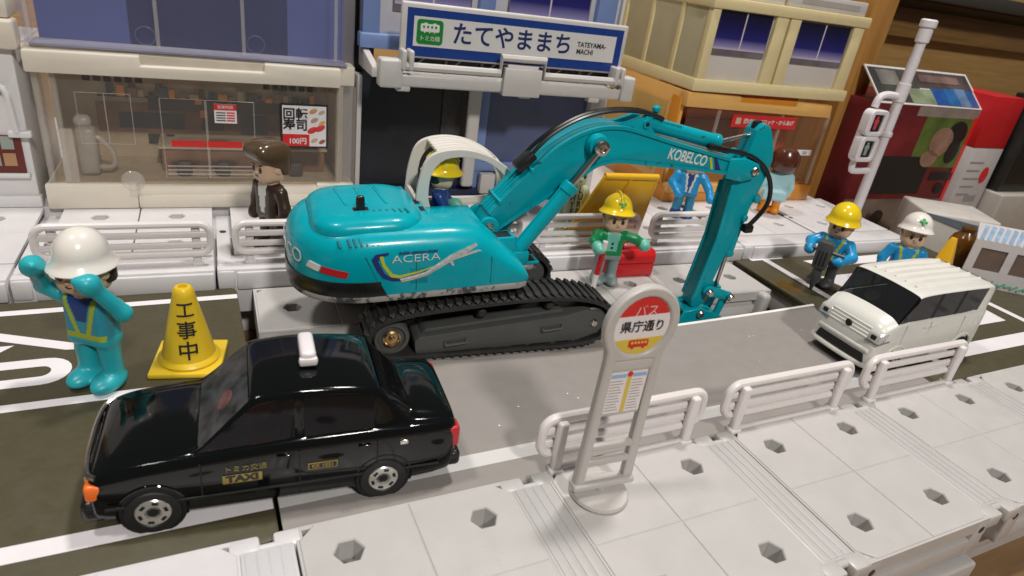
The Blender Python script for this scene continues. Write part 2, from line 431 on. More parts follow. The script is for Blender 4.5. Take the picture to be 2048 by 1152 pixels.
road_plate('road_right', 20.75, 33.4, 9.28, 19.1, [
    ([[(21.55, 18.95), (23.4, 18.95), (23.4, 18.62), (22.5, 18.62), (22.5, 14.9), (22.15, 14.9), (22.15, 18.62), (21.55, 18.62)]], m_line),
    (xbar(24.6, 30.2, 17.55, 18.25, -.35), m_line), (xbar(23.9, 29.9, 15.75, 16.75, -.3), m_line),
    (xbar(24.0, 28.9, 13.6, 14.4, -.3), m_line), (xbar(24.0, 28.9, 11.95, 12.85, .1), m_line),
    (R4(22.15, 29.2, 10.42, 11.1), m_line), (R4(29.7, 30.05, 10.4, 14.6), m_line), (R4(29.4, 31.3, 18.55, 18.8), m_line),
    (R4(22.15, 22.5, 11.5, 14.2), m_line)])
# a smear of old glue on the right-hand plate
b = NB(); sheet(b, [(21.25+.42*math.cos(t*.42)*(1+.2*math.sin(3*t)), 16.2+.62*math.sin(t*.42)*(1+.25*math.cos(2.3*t))) for t in range(15)], (), .003)
finish('glue_stain', b, mat('amber_stain', (.10, .055, .012), .25), bpy.data.objects['road_right'])

b = NB()                                                  # card: rear edge curls up a little
sec = []
ysec = [9.28, 11, 13, 13.9, 14.25, 14.42, 14.50]; zsec = [0, 0, 0, .004, .02, .05, .09]
t = 0.07
for x in np.linspace(1.03, 20.72, 30):
    lift = max(0, (x-12.5)/8)**1.5
    up = [z*lift*1.6 for z in zsec]
    sec.append([(x, y, z) for y, z in zip(ysec, up)]+[(x, y, z-t) for y, z in zip(ysec[::-1], up[::-1])])
loft(b, sec)
card = struct(finish('road_card', b, m_card))
b = NB(); sec = []
for x in np.linspace(1.02, 20.74, 30):
    lift = max(0, (x-12.5)/8)**1.5*1.6
    y0, z0 = 14.49, .085*lift
    sec.append([(x, y0-.03, z0+.006), (x, y0+.06, z0+.03), (x, y0+.06, z0-t), (x, y0-.03, z0-t+.01)])
loft(b, sec); finish('card_edge', b, m_edge, card)
b = NB(); sheet(b, R4(1.04, 20.7, 10.05, 10.47)[0], (), .004); finish('painted_marking', b, m_line2, card)
b = NB()
for k in range(14):
    x, y = random.uniform(5.5, 19), random.uniform(10.7, 13.4); r = random.uniform(.012, .035)
    sheet(b, [(x+r*math.cos(q)*random.uniform(.5, 1.4), y+r*math.sin(q)*random.uniform(.5, 1.2)) for q in np.linspace(0, 5.5, 7)], (), .006)
o = finish('paper_crumbs', b, m_edge, card); o['kind'] = 'stuff'
b = NB(); bx(b, 1.3, 20.6, 9.4, 14.3, -2.12, -.075, 0); finish('card_support', b, m_grey, card)

# far platform carrying the buildings
ZR = .62
b = NB()
for y0, y1, zt in ((20.5, 25.15, ZR-.35), (25.15, 37, ZR-.006)):
    A = [rear(-14, y0), rear(31, y0), rear(31, y1), rear(-14, y1)]
    prism(b, [(p[0], p[1]) for p in A], -2.12, zt, 'xy')
far = struct(finish('far_pavement', b, m_lav))
def far_block(x0, x1):
    xm = (x0+x1)/2; w = (x1-x0)/2-.03; b = NB()
    bx(b, -w, w, 0, 1.05, -.9, ZR, .05)                             # kerb body
    bx(b, -w+.55, w-.02, -.10, .02, -.05, ZR-.08, .05)              # raised kerb face
    bx(b, -w, -w+.5, -.06, .4, -.05, ZR-.04, .08)                   # corner block
    bx(b, -w+.02, -w+.44, .3, 3.2, ZR-.05, ZR+.03, .06)             # rail with peg hole
    cyl(b, (-w+.23, 2.9, ZR+.02), (-w+.23, 2.9, ZR+.036), .11, n=14, mi=1)
    base = finish('deck_block', b, [m_lav, m_dark], far, rear(xm, 19.6), (0, 0, RA))
    for k in range(2):
        q0 = -w+.5+(2*w-.5)*k/2; q1 = -w+.5+(2*w-.5)*(k+1)/2
        b = NB(); quad_tile(b, q0+.02, q1-.02, 1.1, 3.3, (q0+q1)/2, 2.2, ZR, (None, None), depth=.25)
        finish('tile', b, [m_lav, m_hole], base)
        b = NB(); quad_tile(b, q0+.02, q1-.02, 3.34, 5.6, (q0+q1)/2, 4.5, ZR-.004, (None, None), depth=.25)
        finish('tile', b, [m_lav, m_hole], base)
for k in range(-3, 6): far_block(.42+5.18*k, .42+5.18*(k+1))

# block row that stands bare where the far lane has been taken up
bl = NB(); A = [rear(1.5, 17.3), rear(19.9, 17.3), rear(19.9, 19.5), rear(1.5, 19.5)]
prism(bl, [(p[0], p[1]) for p in A], -2.12, -.5, 'xy')
bare = struct(finish('road_bed', bl, m_grey))
for k in range(4):
    xm = 3.72+k*4.78
    o = deck_block(bare, xm, 16.85, 19.42, 0, 2.24, m_grey, (18.1,), F=rear, rot=RA, strip=.2 if k < 3 else 0, zb=-1.05, hxo=1.25)
b = NB(); A = [rear(.9, 14.7), rear(21, 14.7), rear(21, 17.2), rear(.9, 17.2)]
prism(b, [(p[0], p[1]) for p in A], -2.11, -1.25, 'xy', .05)
finish('trench_floor', b, mat('trench_grey', (.33, .32, .31), .5), bare)
b = NB()                                                              # lower layer showing at the trench end
P = rear(16.9, 16.3)
bx(b, -2.9, 2.7, -.1, .7, -1.25, -.98, .06); bx(b, 2.78, 3.22, .12, .70, -1.25, -.03, .16, 3)
finish('deck_block', b, m_grey, bare, (P[0], P[1], 0), (0, 0, RA))
b = NB(); bx(b, 20.95, 22, 14.8, 18.8, -1.2, -.37, .15); finish('plate_support', b, m_grey, bpy.data.objects['road_right'])
# ================================================================== excavator
m_teal = chipped('teal_paint', (.0, .35, .425), (.10, .14, .15), .24, .665, .675, 1.8)
m_tealw = chipped('teal_paint_worn', (.0, .325, .395), (.035, .05, .06), .3, .635, .65, 2.6)
m_blk = mat('black_gloss_plastic', (.012, .012, .012), .28, var=.1)
m_rub = mat('black_rubber', (.022, .022, .021), .55, var=.25, bump=.1, bscale=20)
m_frame = mat('dark_grey_plastic', (.07, .073, .07), .42, var=.06)
m_chrome = mat('bright_steel', (.62, .58, .54), .18, metal=1, var=.08)
m_brass = mat('brass_hub', (.55, .40, .22), .25, metal=1, var=.08)
m_scuff = chipped('scuffed_alloy', (.34, .33, .31), (.06, .06, .06), .4, .50, .56, 2.2)
m_cream = mat('cream_cab_plastic', (.68, .65, .60), .33, var=.03, sss=.1)
m_red = mat('red_lens', (.50, .02, .025), .25, var=.08)
m_wht = mat('white_print', (.72, .72, .70), .4, var=.03)
m_navy = mat('navy_print', (.015, .03, .17), .35, var=.05)
m_yel = mat('lime_yellow_print', (.55, .55, .03), .35, var=.05)
m_black = mat('matt_black', (.006, .006, .007), .6, var=0)
m_slot = mat('recess_teal', (.0, .12, .14), .5, var=.05)

EX = thing('excavator', 'turquoise toy excavator with raised boom digging beside the grey road card', 'excavator',
           (4.712, 16.679, 0.0), (0, math.radians(-3.5), math.radians(-5)))
# ---- tracks
belt = smoothpath([(-.60, 0, .70), (-.52, 0, 1.05), (-.12, 0, 1.30), (.6, 0, 1.44), (1.8, 0, 1.50), (3.1, 0, 1.53), (4.5, 0, 1.50), (5.5, 0, 1.36), (6.25, 0, 1.08),
                   (6.62, 0, .62), (6.48, 0, .18), (6.05, 0, -.09), (5.3, 0, -.16), (4, 0, -.085), (2.5, 0, .005), (1, 0, .098), (.1, 0, .16), (-.42, 0, .35)], 8, True)
def arclen(P):
    L = [0]
    for i in range(len(P)): L.append(L[-1]+(P[(i+1) % len(P)]-P[i]).length)
    return L
BL = arclen(belt)
def belt_at(s):
    s %= BL[-1]; i = max(k for k in range(len(BL)-1) if BL[k] <= s)
    f = (s-BL[i])/(BL[i+1]-BL[i]); p = belt[i].lerp(belt[(i+1) % len(belt)], f)
    d = (belt[(i+2) % len(belt)]-belt[i-1]).normalized(); return p, d
gm = NB(); rbox(gm, (0, 0, 0), (.085, 1.16, .10), .02, 1); rbox(gm, (0, -.40, .03), (.16, .22, .05), .02, 1); rbox(gm, (0, .40, .03), (.16, .22, .05), .02, 1)
g_src = finish('tread_bar', gm, m_rub); g_mesh = g_src.data; bpy.data.objects.remove(g_src)
NT = 62
for side in (-1, 1):
    v = side*1.68; b = NB(); secs = []
    for i, p in enumerate(belt):
        d = (belt[(i+1) % len(belt)]-belt[i-1]).normalized(); nrm = Vector((-d.z, 0, d.x))
        secs.append([(p+nrm*q+Vector((0, w, 0))) for w, q in ((-.58, -.05), (.58, -.05), (.58, .05), (-.58, .05))])
    secs.append(secs[0]); loft(b, secs, cap=False); bmesh.ops.remove_doubles(b, verts=b.verts, dist=1e-4)
    tr = finish('track', b, m_rub, EX, (-.7 if side > 0 else 0, v, .04 if side > 0 else 0), angle=.9)
    for k in range(NT):
        p, d = belt_at(BL[-1]*k/NT); nrm = Vector((-d.z, 0, d.x))
        o = bpy.data.objects.new('tread_bar', g_mesh); col.objects.link(o); o.parent = tr
        q = p+nrm*.085; o.location = q*S
        o.rotation_euler = (0, -math.atan2(d.z, d.x), 0)
    s = side; OFF = Matrix.Translation((-.7, 0, .04)) if side > 0 else Matrix.Identity(4)
    n0 = set(bpy.data.objects)
    b = NB()
    prism(b, [(.62, .22), (.70, .14), (5.55, -.06), (6.25, .12), (6.3, .85), (5.7, .98), (5.1, .86), (.75, .70), (.60, .58)], s*2.18, s*1.25, 'xz', .05)
    prism(b, [(.8, .70), (5.1, .86), (5.0, 1.0), (.95, .84)], s*2.02, s*1.4, 'xz', .04)
    fr = finish('track_frame', b, m_frame, EX)
    for a0 in (1.45, 4.35):
        b = NB(); h0 = .36+a0*.03
        tube(b, smoothpath([(a0, s*2.17, h0+.06), (a0, s*2.28, h0+.02), (a0+.05, s*2.30, h0), (a0+.55, s*2.30, h0+.02), (a0+.6, s*2.28, h0+.05), (a0+.6, s*2.17, h0+.08)], 3), .035, 6)
        bx(b, a0+.02, a0+.58, min(s*2.17, s*2.27), max(s*2.17, s*2.27), h0-.045, h0+.0, .02)
        finish('step', b, m_frame, fr)
    for a0, r in ((1.45, .19), (2.35, .18), (3.95, .18), (4.75, .18), (5.45, .17)):
        b = NB(); h0 = .12-a0*.035+.02
        cyl(b, (a0, s*1.2, h0), (a0, s*2.1, h0), r, n=18, bev=.03); cyl(b, (a0, s*2.08, h0), (a0, s*2.14, h0), r*.45, n=12, bev=.02)
        finish('roller', b, m_frame, EX)
    b = NB(); lathe(b, [(0, -.2), (.38, -.2), (.40, -.1), (.40, .05), (.33, .09), (0, .09)], 20, Matrix.Translation((3.1, s*2.05, .02)) @ Matrix.Rotation(-s*math.pi/2, 4, 'X') @ Matrix.Diagonal((1, .5, 1, 1)))
    finish('roller', b, m_frame, EX)
    for a0, h0 in ((2.55, 1.14), (4.6, 1.16)):
        b = NB(); cyl(b, (a0, s*1.3, h0), (a0, s*2.05, h0), .13, n=14, bev=.03); bx(b, a0-.12, a0+.12, min(s*1.5, s*1.9), max(s*1.5, s*1.9), .8, h0, .03); finish('carrier_roller', b, m_rub, EX)
    for a0, h0, mm in ((0, .70, m_brass), (6.02, .50, m_chrome)):
        b = NB(); M = Matrix.Translation((a0, s*1.68, h0)) @ Matrix.Rotation(-s*math.pi/2, 4, 'X')
        lathe(b, [(.0, -.5), (.46, -.5), (.5, -.45), (.5, .38), (.46, .44), (.38, .44), (.34, .36), (.2, .36), (0, .36)] if mm is m_brass else [(.0, -.5), (.44, -.5), (.46, .40), (.4, .45), (0, .45)], 28, M)
        w = finish('idler_wheel', b, m_frame, EX)
        b = NB(); lathe(b, [(0, .30), (.24, .30), (.25, .44), (.20, .47), (.16, .41), (.09, .41), (.07, .5), (0, .52)] if mm is m_brass else [(0, .4), (.11, .4), (.13, .5), (.09, .57), (.04, .58), (0, .55)], 20, M)
        finish('hub', b, mm, w)
    for o in set(bpy.data.objects)-n0:
        if o.parent == EX: o.location = (OFF.translation*S)
b = NB(); bx(b, 1.2, 4.8, -1.4, 1.4, .45, 1.0, .1); bx(b, 2.0, 4.0, -1.3, 1.3, .9, 1.25, .1)
finish('undercarriage', b, m_black, EX)
b = NB(); lathe(b, [(1.35, 1.15), (1.5, 1.25), (1.5, 1.88), (0, 1.88)], 32, Matrix.Translation((2.4, 0, 0))); finish('turntable', b, m_black, EX)

# ---- upper body
def tailw(a, off=0):
    if a >= -.35: return 2.06+off
    q = min(1, (-.35-a)/(2.10+off)); return (2.06+off)*(1-q**2.35)**(1/2.35)
def plan(amax, off=0, n=26):
    amin = -2.45-off; As = [amin+(-.35-amin)*(1-math.cos(math.pi/2*i/n)) for i in range(n)]+[-.35, amax]
    return [(a, -tailw(a, off)) for a in As]+[(a, tailw(a, off)) for a in As[::-1][:-1]]
b = NB(); prism(b, plan(.96), 2.04, 2.1, 'xy')
# stacked rings round the plan outline give the rounded housing
rings = []
for h, off in ((2.04, -.02), (2.3, 0), (2.75, 0), (3.05, -.02), (3.25, -.06), (3.42, -.14), (3.55, -.25), (3.64, -.39), (3.69, -.56), (3.71, -.8)):
    P = plan(.96, off); rings.append([(x, y, h) for x, y in P])
loft(b, rings)
body = finish('body', b, m_teal, EX, angle=.7)
b = NB()                                                     # near housing with sloping nose
prof = [(-2.04, 2.04), (-2.06, 2.3), (-2.06, 2.75), (-2.04, 3.05), (-2.0, 3.25), (-1.92, 3.42), (-1.81, 3.55), (-1.67, 3.64), (-1.5, 3.69), (-1.26, 3.71), (-.80, 3.71), (-.78, 3.6), (-.78, 2.04)]
tops = [(.5, 3.70), (1.6, 3.70), (2.2, 3.66), (2.45, 3.58), (2.7, 3.42), (3.05, 3.10), (3.4, 2.78), (3.65, 2.54), (3.78, 2.40), (3.86, 2.24), (3.88, 2.12)]
loft(b, [[(a, v*(1 if a < 3.6 else 1-.06*((a-3.6)/.28)**2), 2.04+(h-2.04)*(T-2.04)/1.67) for v, h in prof] for a, T in tops])
finish('side_housing', b, m_teal, EX, angle=.8)
b = NB(); bx(b, .9, 2.75, -.80, .50, 2.04, 3.42, .06); bx(b, .9, 3.6, -.78, .5, 2.04, 2.3, .03); bx(b, .9, 3.9, .48, 2.06, 2.04, 2.80, .08); bx(b, .85, 1.35, -1.5, .6, 3.3, 3.60, .06)
finish('deck', b, m_teal, EX)
b = NB()                                                     # engine hood
rg = []
for h, off in ((3.58, .0), (3.70, -.01), (3.80, -.06), (3.88, -.15), (3.94, -.30), (3.965, -.5), (3.97, -.75)):
    rg.append([(x, y, h) for x, y in rrect(-1.85-off, 1.05+off, -1.68-off, 1.42+off, .85+off*.5, 8)])
loft(b, rg); hood = finish('engine_hood', b, m_teal, EX, angle=.7)
for a0 in (-.95, -.42, .10):
    b = NB(); rbox(b, (a0, .12, 3.965), (.10, 1.35, .07), .03, 2, Matrix.Translation((a0, .12, 0)) @ Matrix.Rotation(.12, 4, 'Z') @ Matrix.Translation((-a0, -.12, 0))); finish('rib', b, m_teal, hood)
b = NB(); bx(b, -.75, -.35, -.98, -.72, 3.95, 3.978, .01); finish('knob_slot', b, m_black, hood)
b = NB(); lathe(b, [(.105, 3.94), (.105, 4.24), (.09, 4.31), (.05, 4.34), (0, 4.35)], 14, Matrix.Translation((-.55, -.86, 0)) @ Matrix.Diagonal((1.1, .8, 1, 1))); finish('knob', b, m_blk, hood)
def slots(parent, n, a0, da, v, h, w, l, tilt, skew=.25):
    for k in range(n):
        b = NB(); M = Matrix.Translation((a0+k*da, v, h)) @ Matrix.Rotation(tilt, 4, 'X') @ Matrix.Rotation(skew, 4, 'Z')
        rbox(b, (0, 0, 0), (w, l, .03), .012, 1, M); finish('vent_slot', b, m_slot, parent)
slots(hood, 6, -.22, .165, -1.06, 3.952, .075, .24, .05)
slots(body, 6, -.98, .135, -1.85, 3.47, .062, .24, .80)
slots(body, 1, -1.22, .1, -1.83, 3.45, .062, .2, .80)
slots(body, 1, .14, .1, -1.85, 3.47, .062, .22, .80)
for (a0, v0) in ((1.18, .42), (1.22, -.12), (1.22, -1.0)):
    b = NB(); bx(b, a0-.07, a0+.07, v0-.17, v0+.17, 3.58, 3.612, .01); finish('deck_slot', b, m_black, EX)
b = NB(); bx(b, 1.75, 2.25, -.55, -.25, 3.40, 3.46, .02); bx(b, 1.9, 2.1, -.72, -.6, 3.40, 3.5, .02); finish('deck_catch', b, m_teal, EX)
for a0, a1 in ((.655, .67), (2.70, 2.715)):
    b = NB(); bx(b, a0, a1+.004, -2.066, -2.05, 2.1, 3.02 if a0 < 1 else 2.9, 0); finish('panel_line', b, m_slot, EX)
b = NB()
prism(b, [(-.62, 3.15), (-.605, 3.15), (-.205, 2.12), (-.22, 2.12)], -2.066, -2.05, 'xz'); finish('panel_line', b, m_slot, EX)
# black bumper round the counterweight, scuffed alloy base plate
b = NB(); P = plan(-.22, .05); rg = []
for h, off in ((2.02, .02), (2.10, .05), (2.36, .05), (2.44, .03), (2.45, -.05)):
    rg.append([(x, y, h) for x, y in plan(-.12 if h < 2.3 else -.25, off)])
loft(b, rg); finish('bumper', b, m_blk, EX, angle=.7)
b = NB(); P = plan(3.5, .03); P = [p for p in P if p[0] < 3.49]+[]
Pn = [p for p in P if p[1] <= 0]; Pf = [p for p in P if p[1] > 0]
P = Pn+[(3.55, -2.09), (3.80, -1.98), (3.88, -1.7), (4.0, -1.1), (4.5, -1.0), (4.5, -.5), (3.88, -.4), (3.88, 1.7), (3.80, 1.98), (3.55, 2.09)]+Pf
prism(b, P, 1.86, 2.035, 'xy', .03, 2, ang=1.0); finish('base_plate', b, m_scuff, EX, angle=.7)
# things that wrap round the tail: map (arc length, height) onto the outline
OUT = [(a, -tailw(a, .0)) for a in np.concatenate([-2.45+2.1*(1-np.cos(np.linspace(0, math.pi/2, 120))), [4.0]])]
OL = [0]
for (x0, y0), (x1, y1) in zip(OUT, OUT[1:]): OL.append(OL[-1]+math.hypot(x1-x0, y1-y0))
def wrap(s, off=.012):
    neg = s < 0; s2 = min(abs(s), OL[-1]-.01); i = max(k for k in range(len(OL)-1) if OL[k] <= s2)
    f = (s2-OL[i])/(OL[i+1]-OL[i]); x0, y0 = OUT[i]; x1, y1 = OUT[i+1]
    x, y = x0+(x1-x0)*f, y0+(y1-y0)*f; L = math.hypot(x1-x0, y1-y0); nx, ny = (y1-y0)/L, -(x1-x0)/L
    if nx > 0 and ny > 0: nx, ny = -nx, -ny
    x, y = x+nx*off, y+ny*off
    return (x, -y) if neg else (x, y)
def arc_of(a): return OL[min(range(len(OUT)), key=lambda k: abs(OUT[k][0]-a))]
def wrapplate(name, poly, m, off=.02, lean=0):
    """poly in (a-like arc position, height), subdivided along the outline"""
    b = NB(); s0 = min(p[0] for p in poly); s1 = max(p[0] for p in poly); n = 10; secs = []
    def span(s):
        hs = []
        for (a, h), (a2, h2) in zip(poly, poly[1:]+poly[:1]):
            if (a-s)*(a2-s) <= 0 and abs(a-a2) > 1e-9: hs.append(h+(h2-h)*(s-a)/(a2-a))
        return min(hs), max(hs)
    for k in range(n+1):
        s = s0+(s1-s0)*(.001+.998*k/n); lo, hi = span(s); x, y = wrap(s, off); xi, yi = wrap(s, -.05)
        secs.append([(x, y, lo), (x, y, hi), (xi, yi, hi), (xi, yi, lo)])
    loft(b, secs); return finish(name, b, m, EX, angle=.9)
sA = arc_of(-.35)
wrapplate('marker_lens', [(sA-1.84, 2.76), (sA-1.46, 2.68), (sA-1.40, 2.86), (sA-1.74, 2.94)], m_wht)
wrapplate('tail_lamp', [(sA-1.44, 2.68), (sA-.74, 2.56), (sA-.68, 2.74), (sA-1.38, 2.86)], m_red)
def wraptext(name, s, size, m, s_mid, h_mid, bold=0):
    o = text(name, s, size, m, EX, (0, 0, 0), (0, 0, 0), bold=bold, depth=.003)
    slice_x(o.data, .06*S)
    for v in o.data.vertices:
        x, y = wrap(s_mid+v.co.x/S, .012+v.co.z/S); v.co = Vector((x, y, h_mid+v.co.y/S))*S
    return o
wraptext('tail_lettering', 'KOBELCO', .56, m_wht, .12, 2.93, -.002)
# side stickers
def decal(name, poly, m, v=-2.072, parent=None):
    b = NB(); prism(b, poly, v, v+.02, 'xz'); return finish(name, b, m, parent or EX)
decal('navy_stripe', [(-.47, 3.08), (-.37, 3.21), (-.04, 3.24), (-.04, 3.18), (-.26, 3.13), (-.31, 3.01), (-.15, 2.66), (0, 2.53), (.23, 2.48), (.9, 2.62), (1.55, 2.92), (2.1, 3.18), (1.55, 2.83), (.9, 2.50), (.43, 2.40), (.04, 2.42), (-.21, 2.53), (-.37, 2.79)], m_navy)
decal('yellow_stripe', [(-.28, 3.14), (-.19, 3.16), (-.14, 2.91), (.05, 2.63), (.23, 2.57), (.75, 2.66), (1.25, 2.80), (.75, 2.615), (.23, 2.50), (.0, 2.55), (-.20, 2.86)], m_yel, -2.076)
text('side_lettering', 'ACERA', .30, m_wht, EX, (.66, -2.075, 3.03), FRONT, bold=-.004, sx=1.35)
text('side_lettering', 'SUPER VERSION SK200', .095, m_navy, EX, (.72, -2.075, 3.20), FRONT, bold=.004, sx=1.05)
m_tape = mat('crinkled_tape', (.62, .64, .62), .18, var=.2, vscale=8, bump=.6, bscale=9, alpha=.72)
b = NB(); tp = [(.22, 2.44), (.55, 2.49), (.89, 2.57), (1.2, 2.76), (1.54, 2.97), (1.9, 3.14), (2.22, 3.32)]
secs = []
for i, (a, h) in enumerate(tp):
    w = .045+.03*random.random()+(.03 if i in (4, 5) else 0); z = -2.08-.03*random.random()
    secs.append([(a, z, h+w), (a+.03, z-.03*random.random(), h+.01), (a+.05, z, h-w), (a+.03, -2.05, h)])
loft(b, secs)
loft(b, [[(1.55, -2.09, 2.98), (1.6, -2.1, 2.9), (1.62, -2.06, 2.94)], [(2.3, -2.09, 3.16), (2.4, -2.1, 3.12), (2.35, -2.06, 3.12)]])
loft(b, [[(1.5, -2.09, 2.9), (1.62, -2.1, 2.88), (1.55, -2.06, 2.92)], [(1.6, -2.1, 2.74), (1.66, -2.1, 2.75), (1.62, -2.06, 2.75)]])
finish('tape_scrap', b, m_tape, EX, angle=.2)
# stepped boxes beside the boom foot
for (a0, a1, h, v0, v1) in ((2.6, 3.75, 2.95, -.80, -.48), (3.2, 4.2, 2.46, -.80, -.48), (3.6, 4.55, 2.12, -.80, -.48)):
    b = NB(); bx(b, a0, a1, v0-.25, v1, 2.04, h, .03); bx(b, a0+.1, a1-.1, v0-.17, v1-.08, h-.02, h+.006, .004, mi=1); finish('step_box', b, [m_teal, m_black], EX)

# ---- boom
top = [(2.88, 3.05), (3.0, 3.28), (3.13, 3.43), (3.83, 4.18), (4.55, 4.89), (5.05, 5.34), (5.7, 5.70), (6.38, 5.88), (7.11, 5.86), (7.9, 5.66), (9.03, 5.34), (10.89, 4.86), (11.45, 4.72)]
bot = [(11.45, 4.28), (11.04, 4.38), (9.97, 4.54), (8.13, 4.77), (7.2, 4.88), (6.83, 4.88), (6.35, 4.79), (5.98, 4.56), (5.54, 4.28), (4.79, 3.86), (4.05, 3.41), (3.3, 2.92), (3.0, 2.84)]
b = NB(); prism(b, top+bot, -.42, .42, 'xz', .03, 2, ang=.45)
boom = finish('boom', b, m_tealw, EX, angle=.5)
def flange(poly, name, w0, w1, th=.05, n=None):
    b = NB(); P = smoothpath([(a, 0, h) for a, h in poly], 4); secs = []
    for i, p in enumerate(P):
        d = (P[min(i+1, len(P)-1)]-P[max(i-1, 0)]).normalized(); nn = Vector((-d.z, 0, d.x))*th
        secs.append([p+nn+Vector((0, w0, 0)), p+nn+Vector((0, w1, 0)), p-nn+Vector((0, w1, 0)), p-nn+Vector((0, w0, 0))])
    loft(b, secs); return finish(name, b, m_tealw, boom, angle=.5)
flange(top[2:], 'top_flange', -.47, .47); flange(bot[1:-1], 'bottom_flange', -.47, .47)
b = NB()
for k in (-.18, 0, .18):
    P = smoothpath([(a-.03, k, h+.06) for a, h in top[2:5]], 3); tube(b, P, .035, 6)
bx(b, 3.35, 3.45, -.5, .5, 3.72, 3.86, .02); bx(b, 4.25, 4.35, -.5, .5, 4.62, 4.76, .02); finish('boom_rib', b, m_tealw, boom)
for s in (-1, 1):                                            # foot brackets
    b = NB(); prism(b, [(2.35, 2.6), (3.35, 2.6), (3.36, 3.05)]+[(3.08+.30*math.cos(t), 3.10+.30*math.sin(t)) for t in np.linspace(0, math.pi, 9)]+[(2.5, 3.28), (2.2, 3.36)], s*.46, s*.60, 'xz', .02, 1)
    finish('boom_bracket', b, m_teal, EX)
    b = NB(); lathe(b, [(0, .0), (.14, 0), (.15, .05), (.11, .10), (.08, .09), (.06, .04), (0, .04)], 18, Matrix.Translation((3.08, s*.60, 3.10)) @ Matrix.Rotation(-s*math.pi/2, 4, 'X')); finish('pin', b, m_chrome, EX)
    b = NB(); lathe(b, [(.34, 0), (.34, .12), (.30, .28), (.26, .30), (0, .30)], 24, Matrix.Translation((6.2, s*.42, 5.42)) @ Matrix.Rotation(-s*math.pi/2, 4, 'X')); finish('cylinder_boss', b, m_tealw, boom)
    # boom cylinder
    p0 = Vector((3.75, s*.80, 2.22)); p1 = Vector((5.42, s*.80, 4.36)); p2 = Vector((6.2, s*.84, 5.42))
    b = NB(); cyl(b, p0, p1, .215, n=20, bev=.03); d = (p1-p0).normalized(); cyl(b, p1-d*.30, p1+d*.02, .255, n=20, bev=.04)
    tube(b, [p0+d*.4+Vector((-.16, 0, .16)), p1-d*.2+Vector((-.16, 0, .16))], .03, 6)
    c = finish('boom_cylinder', b, m_tealw, EX)
    b = NB(); cyl(b, p1, p2, .075, n=14); lathe(b, [(0, -.09), (.15, -.09), (.22, -.05), (.23, .0), (.22, .06), (.16, .09), (.12, .09), (.11, .03), (0, .03)], 22, Matrix.Translation(p2) @ Matrix.Rotation(-s*math.pi/2, 4, 'X')); finish('rod', b, m_chrome, c)
b = NB()                                                     # arm-cylinder bracket on the crest
for s in (-1, 1): prism(b, [(6.5, 5.80), (7.62, 6.14), (7.86, 6.12), (8.0, 5.9), (8.25, 5.62), (7.2, 5.6)], s*.16, s*.32, 'xz', .03, 2)
finish('crest_bracket', b, m_tealw, boom)
b = NB(); lathe(b, [(0, -.36), (.13, -.36), (.13, .36), (0, .36)], 16, Matrix.Translation((7.85, 0, 5.95)) @ Matrix.Rotation(math.pi/2, 4, 'X')); lathe(b, [(0, -.37), (.07, -.37), (.07, .37), (0, .37)], 6, Matrix.Translation((7.85, 0, 5.95)) @ Matrix.Rotation(math.pi/2, 4, 'X'), mi=1); finish('pin', b, [m_tealw, m_black], boom)
b = NB(); p0 = Vector((7.85, 0, 5.95)); p1 = Vector((10.72, 0, 5.28)); cyl(b, p0, p1, .22, n=20, bev=.04); d = (p1-p0).normalized(); cyl(b, p1-d*.2, p1+d*.03, .25, n=20, bev=.04); bx(b, 8.1, 9.2, -.18, .18, 6.02, 6.10, .02, M=Matrix.Translation((8.1, 0, 6.0)) @ Matrix.Rotation(.23, 4, 'Y') @ Matrix.Translation((-8.1, 0, -6.0)))
lathe(b, [(.07, 6.0), (.07, 6.2), (.12, 6.26), (.12, 6.36), (.06, 6.42), (0, 6.43)], 14, Matrix.Translation((8.28, 0, .0)))
ac = finish('arm_cylinder', b, m_tealw, EX)
b = NB(); cyl(b, p1, (12.15, 0, 5.55), .07, n=12); finish('rod', b, m_chrome, ac)
# printed name on the boom
def boomtext(name, s, size, m, a, h, ang, **k): return text(name, s, size, m, boom, (a, -.428, h), (math.pi/2, -ang, 0), **k)
boomtext('boom_lettering', 'KOBELCO', .46, m_wht, 9.42, 4.93, -.20, bold=.010, sx=.70, shear=.05)
pr = lambda pts: [(a, h) for a, h in pts]
decal('yellow_stripe', [(10.22, 4.93), (10.31, 4.91), (10.46, 4.46), (10.37, 4.475)], m_yel, -.432, boom)
decal('navy_stripe', [(10.40, 4.90), (10.52, 4.87), (10.78, 4.42), (10.55, 4.455)], m_navy, -.430, boom)
# boom tip clevis and pin
b = NB()
for s in (-1, 1): prism(b, [(10.95, 4.22), (11.6, 4.08), (12.15, 4.18), (12.28, 4.42), (12.15, 4.66), (11.6, 4.86), (10.98, 4.86)], s*.34, s*.50, 'xz', .04, 2)
finish('boom_tip', b, m_tealw, boom)
for s in (-1, 1):
    b = NB(); lathe(b, [(0, 0), (.13, 0), (.15, .04), (.13, .09), (.05, .11), (.04, .07), (0, .07)], 18, Matrix.Translation((12.03, s*.49, 4.43)) @ Matrix.Rotation(-s*math.pi/2, 4, 'X')); finish('pin', b, m_chrome, boom)
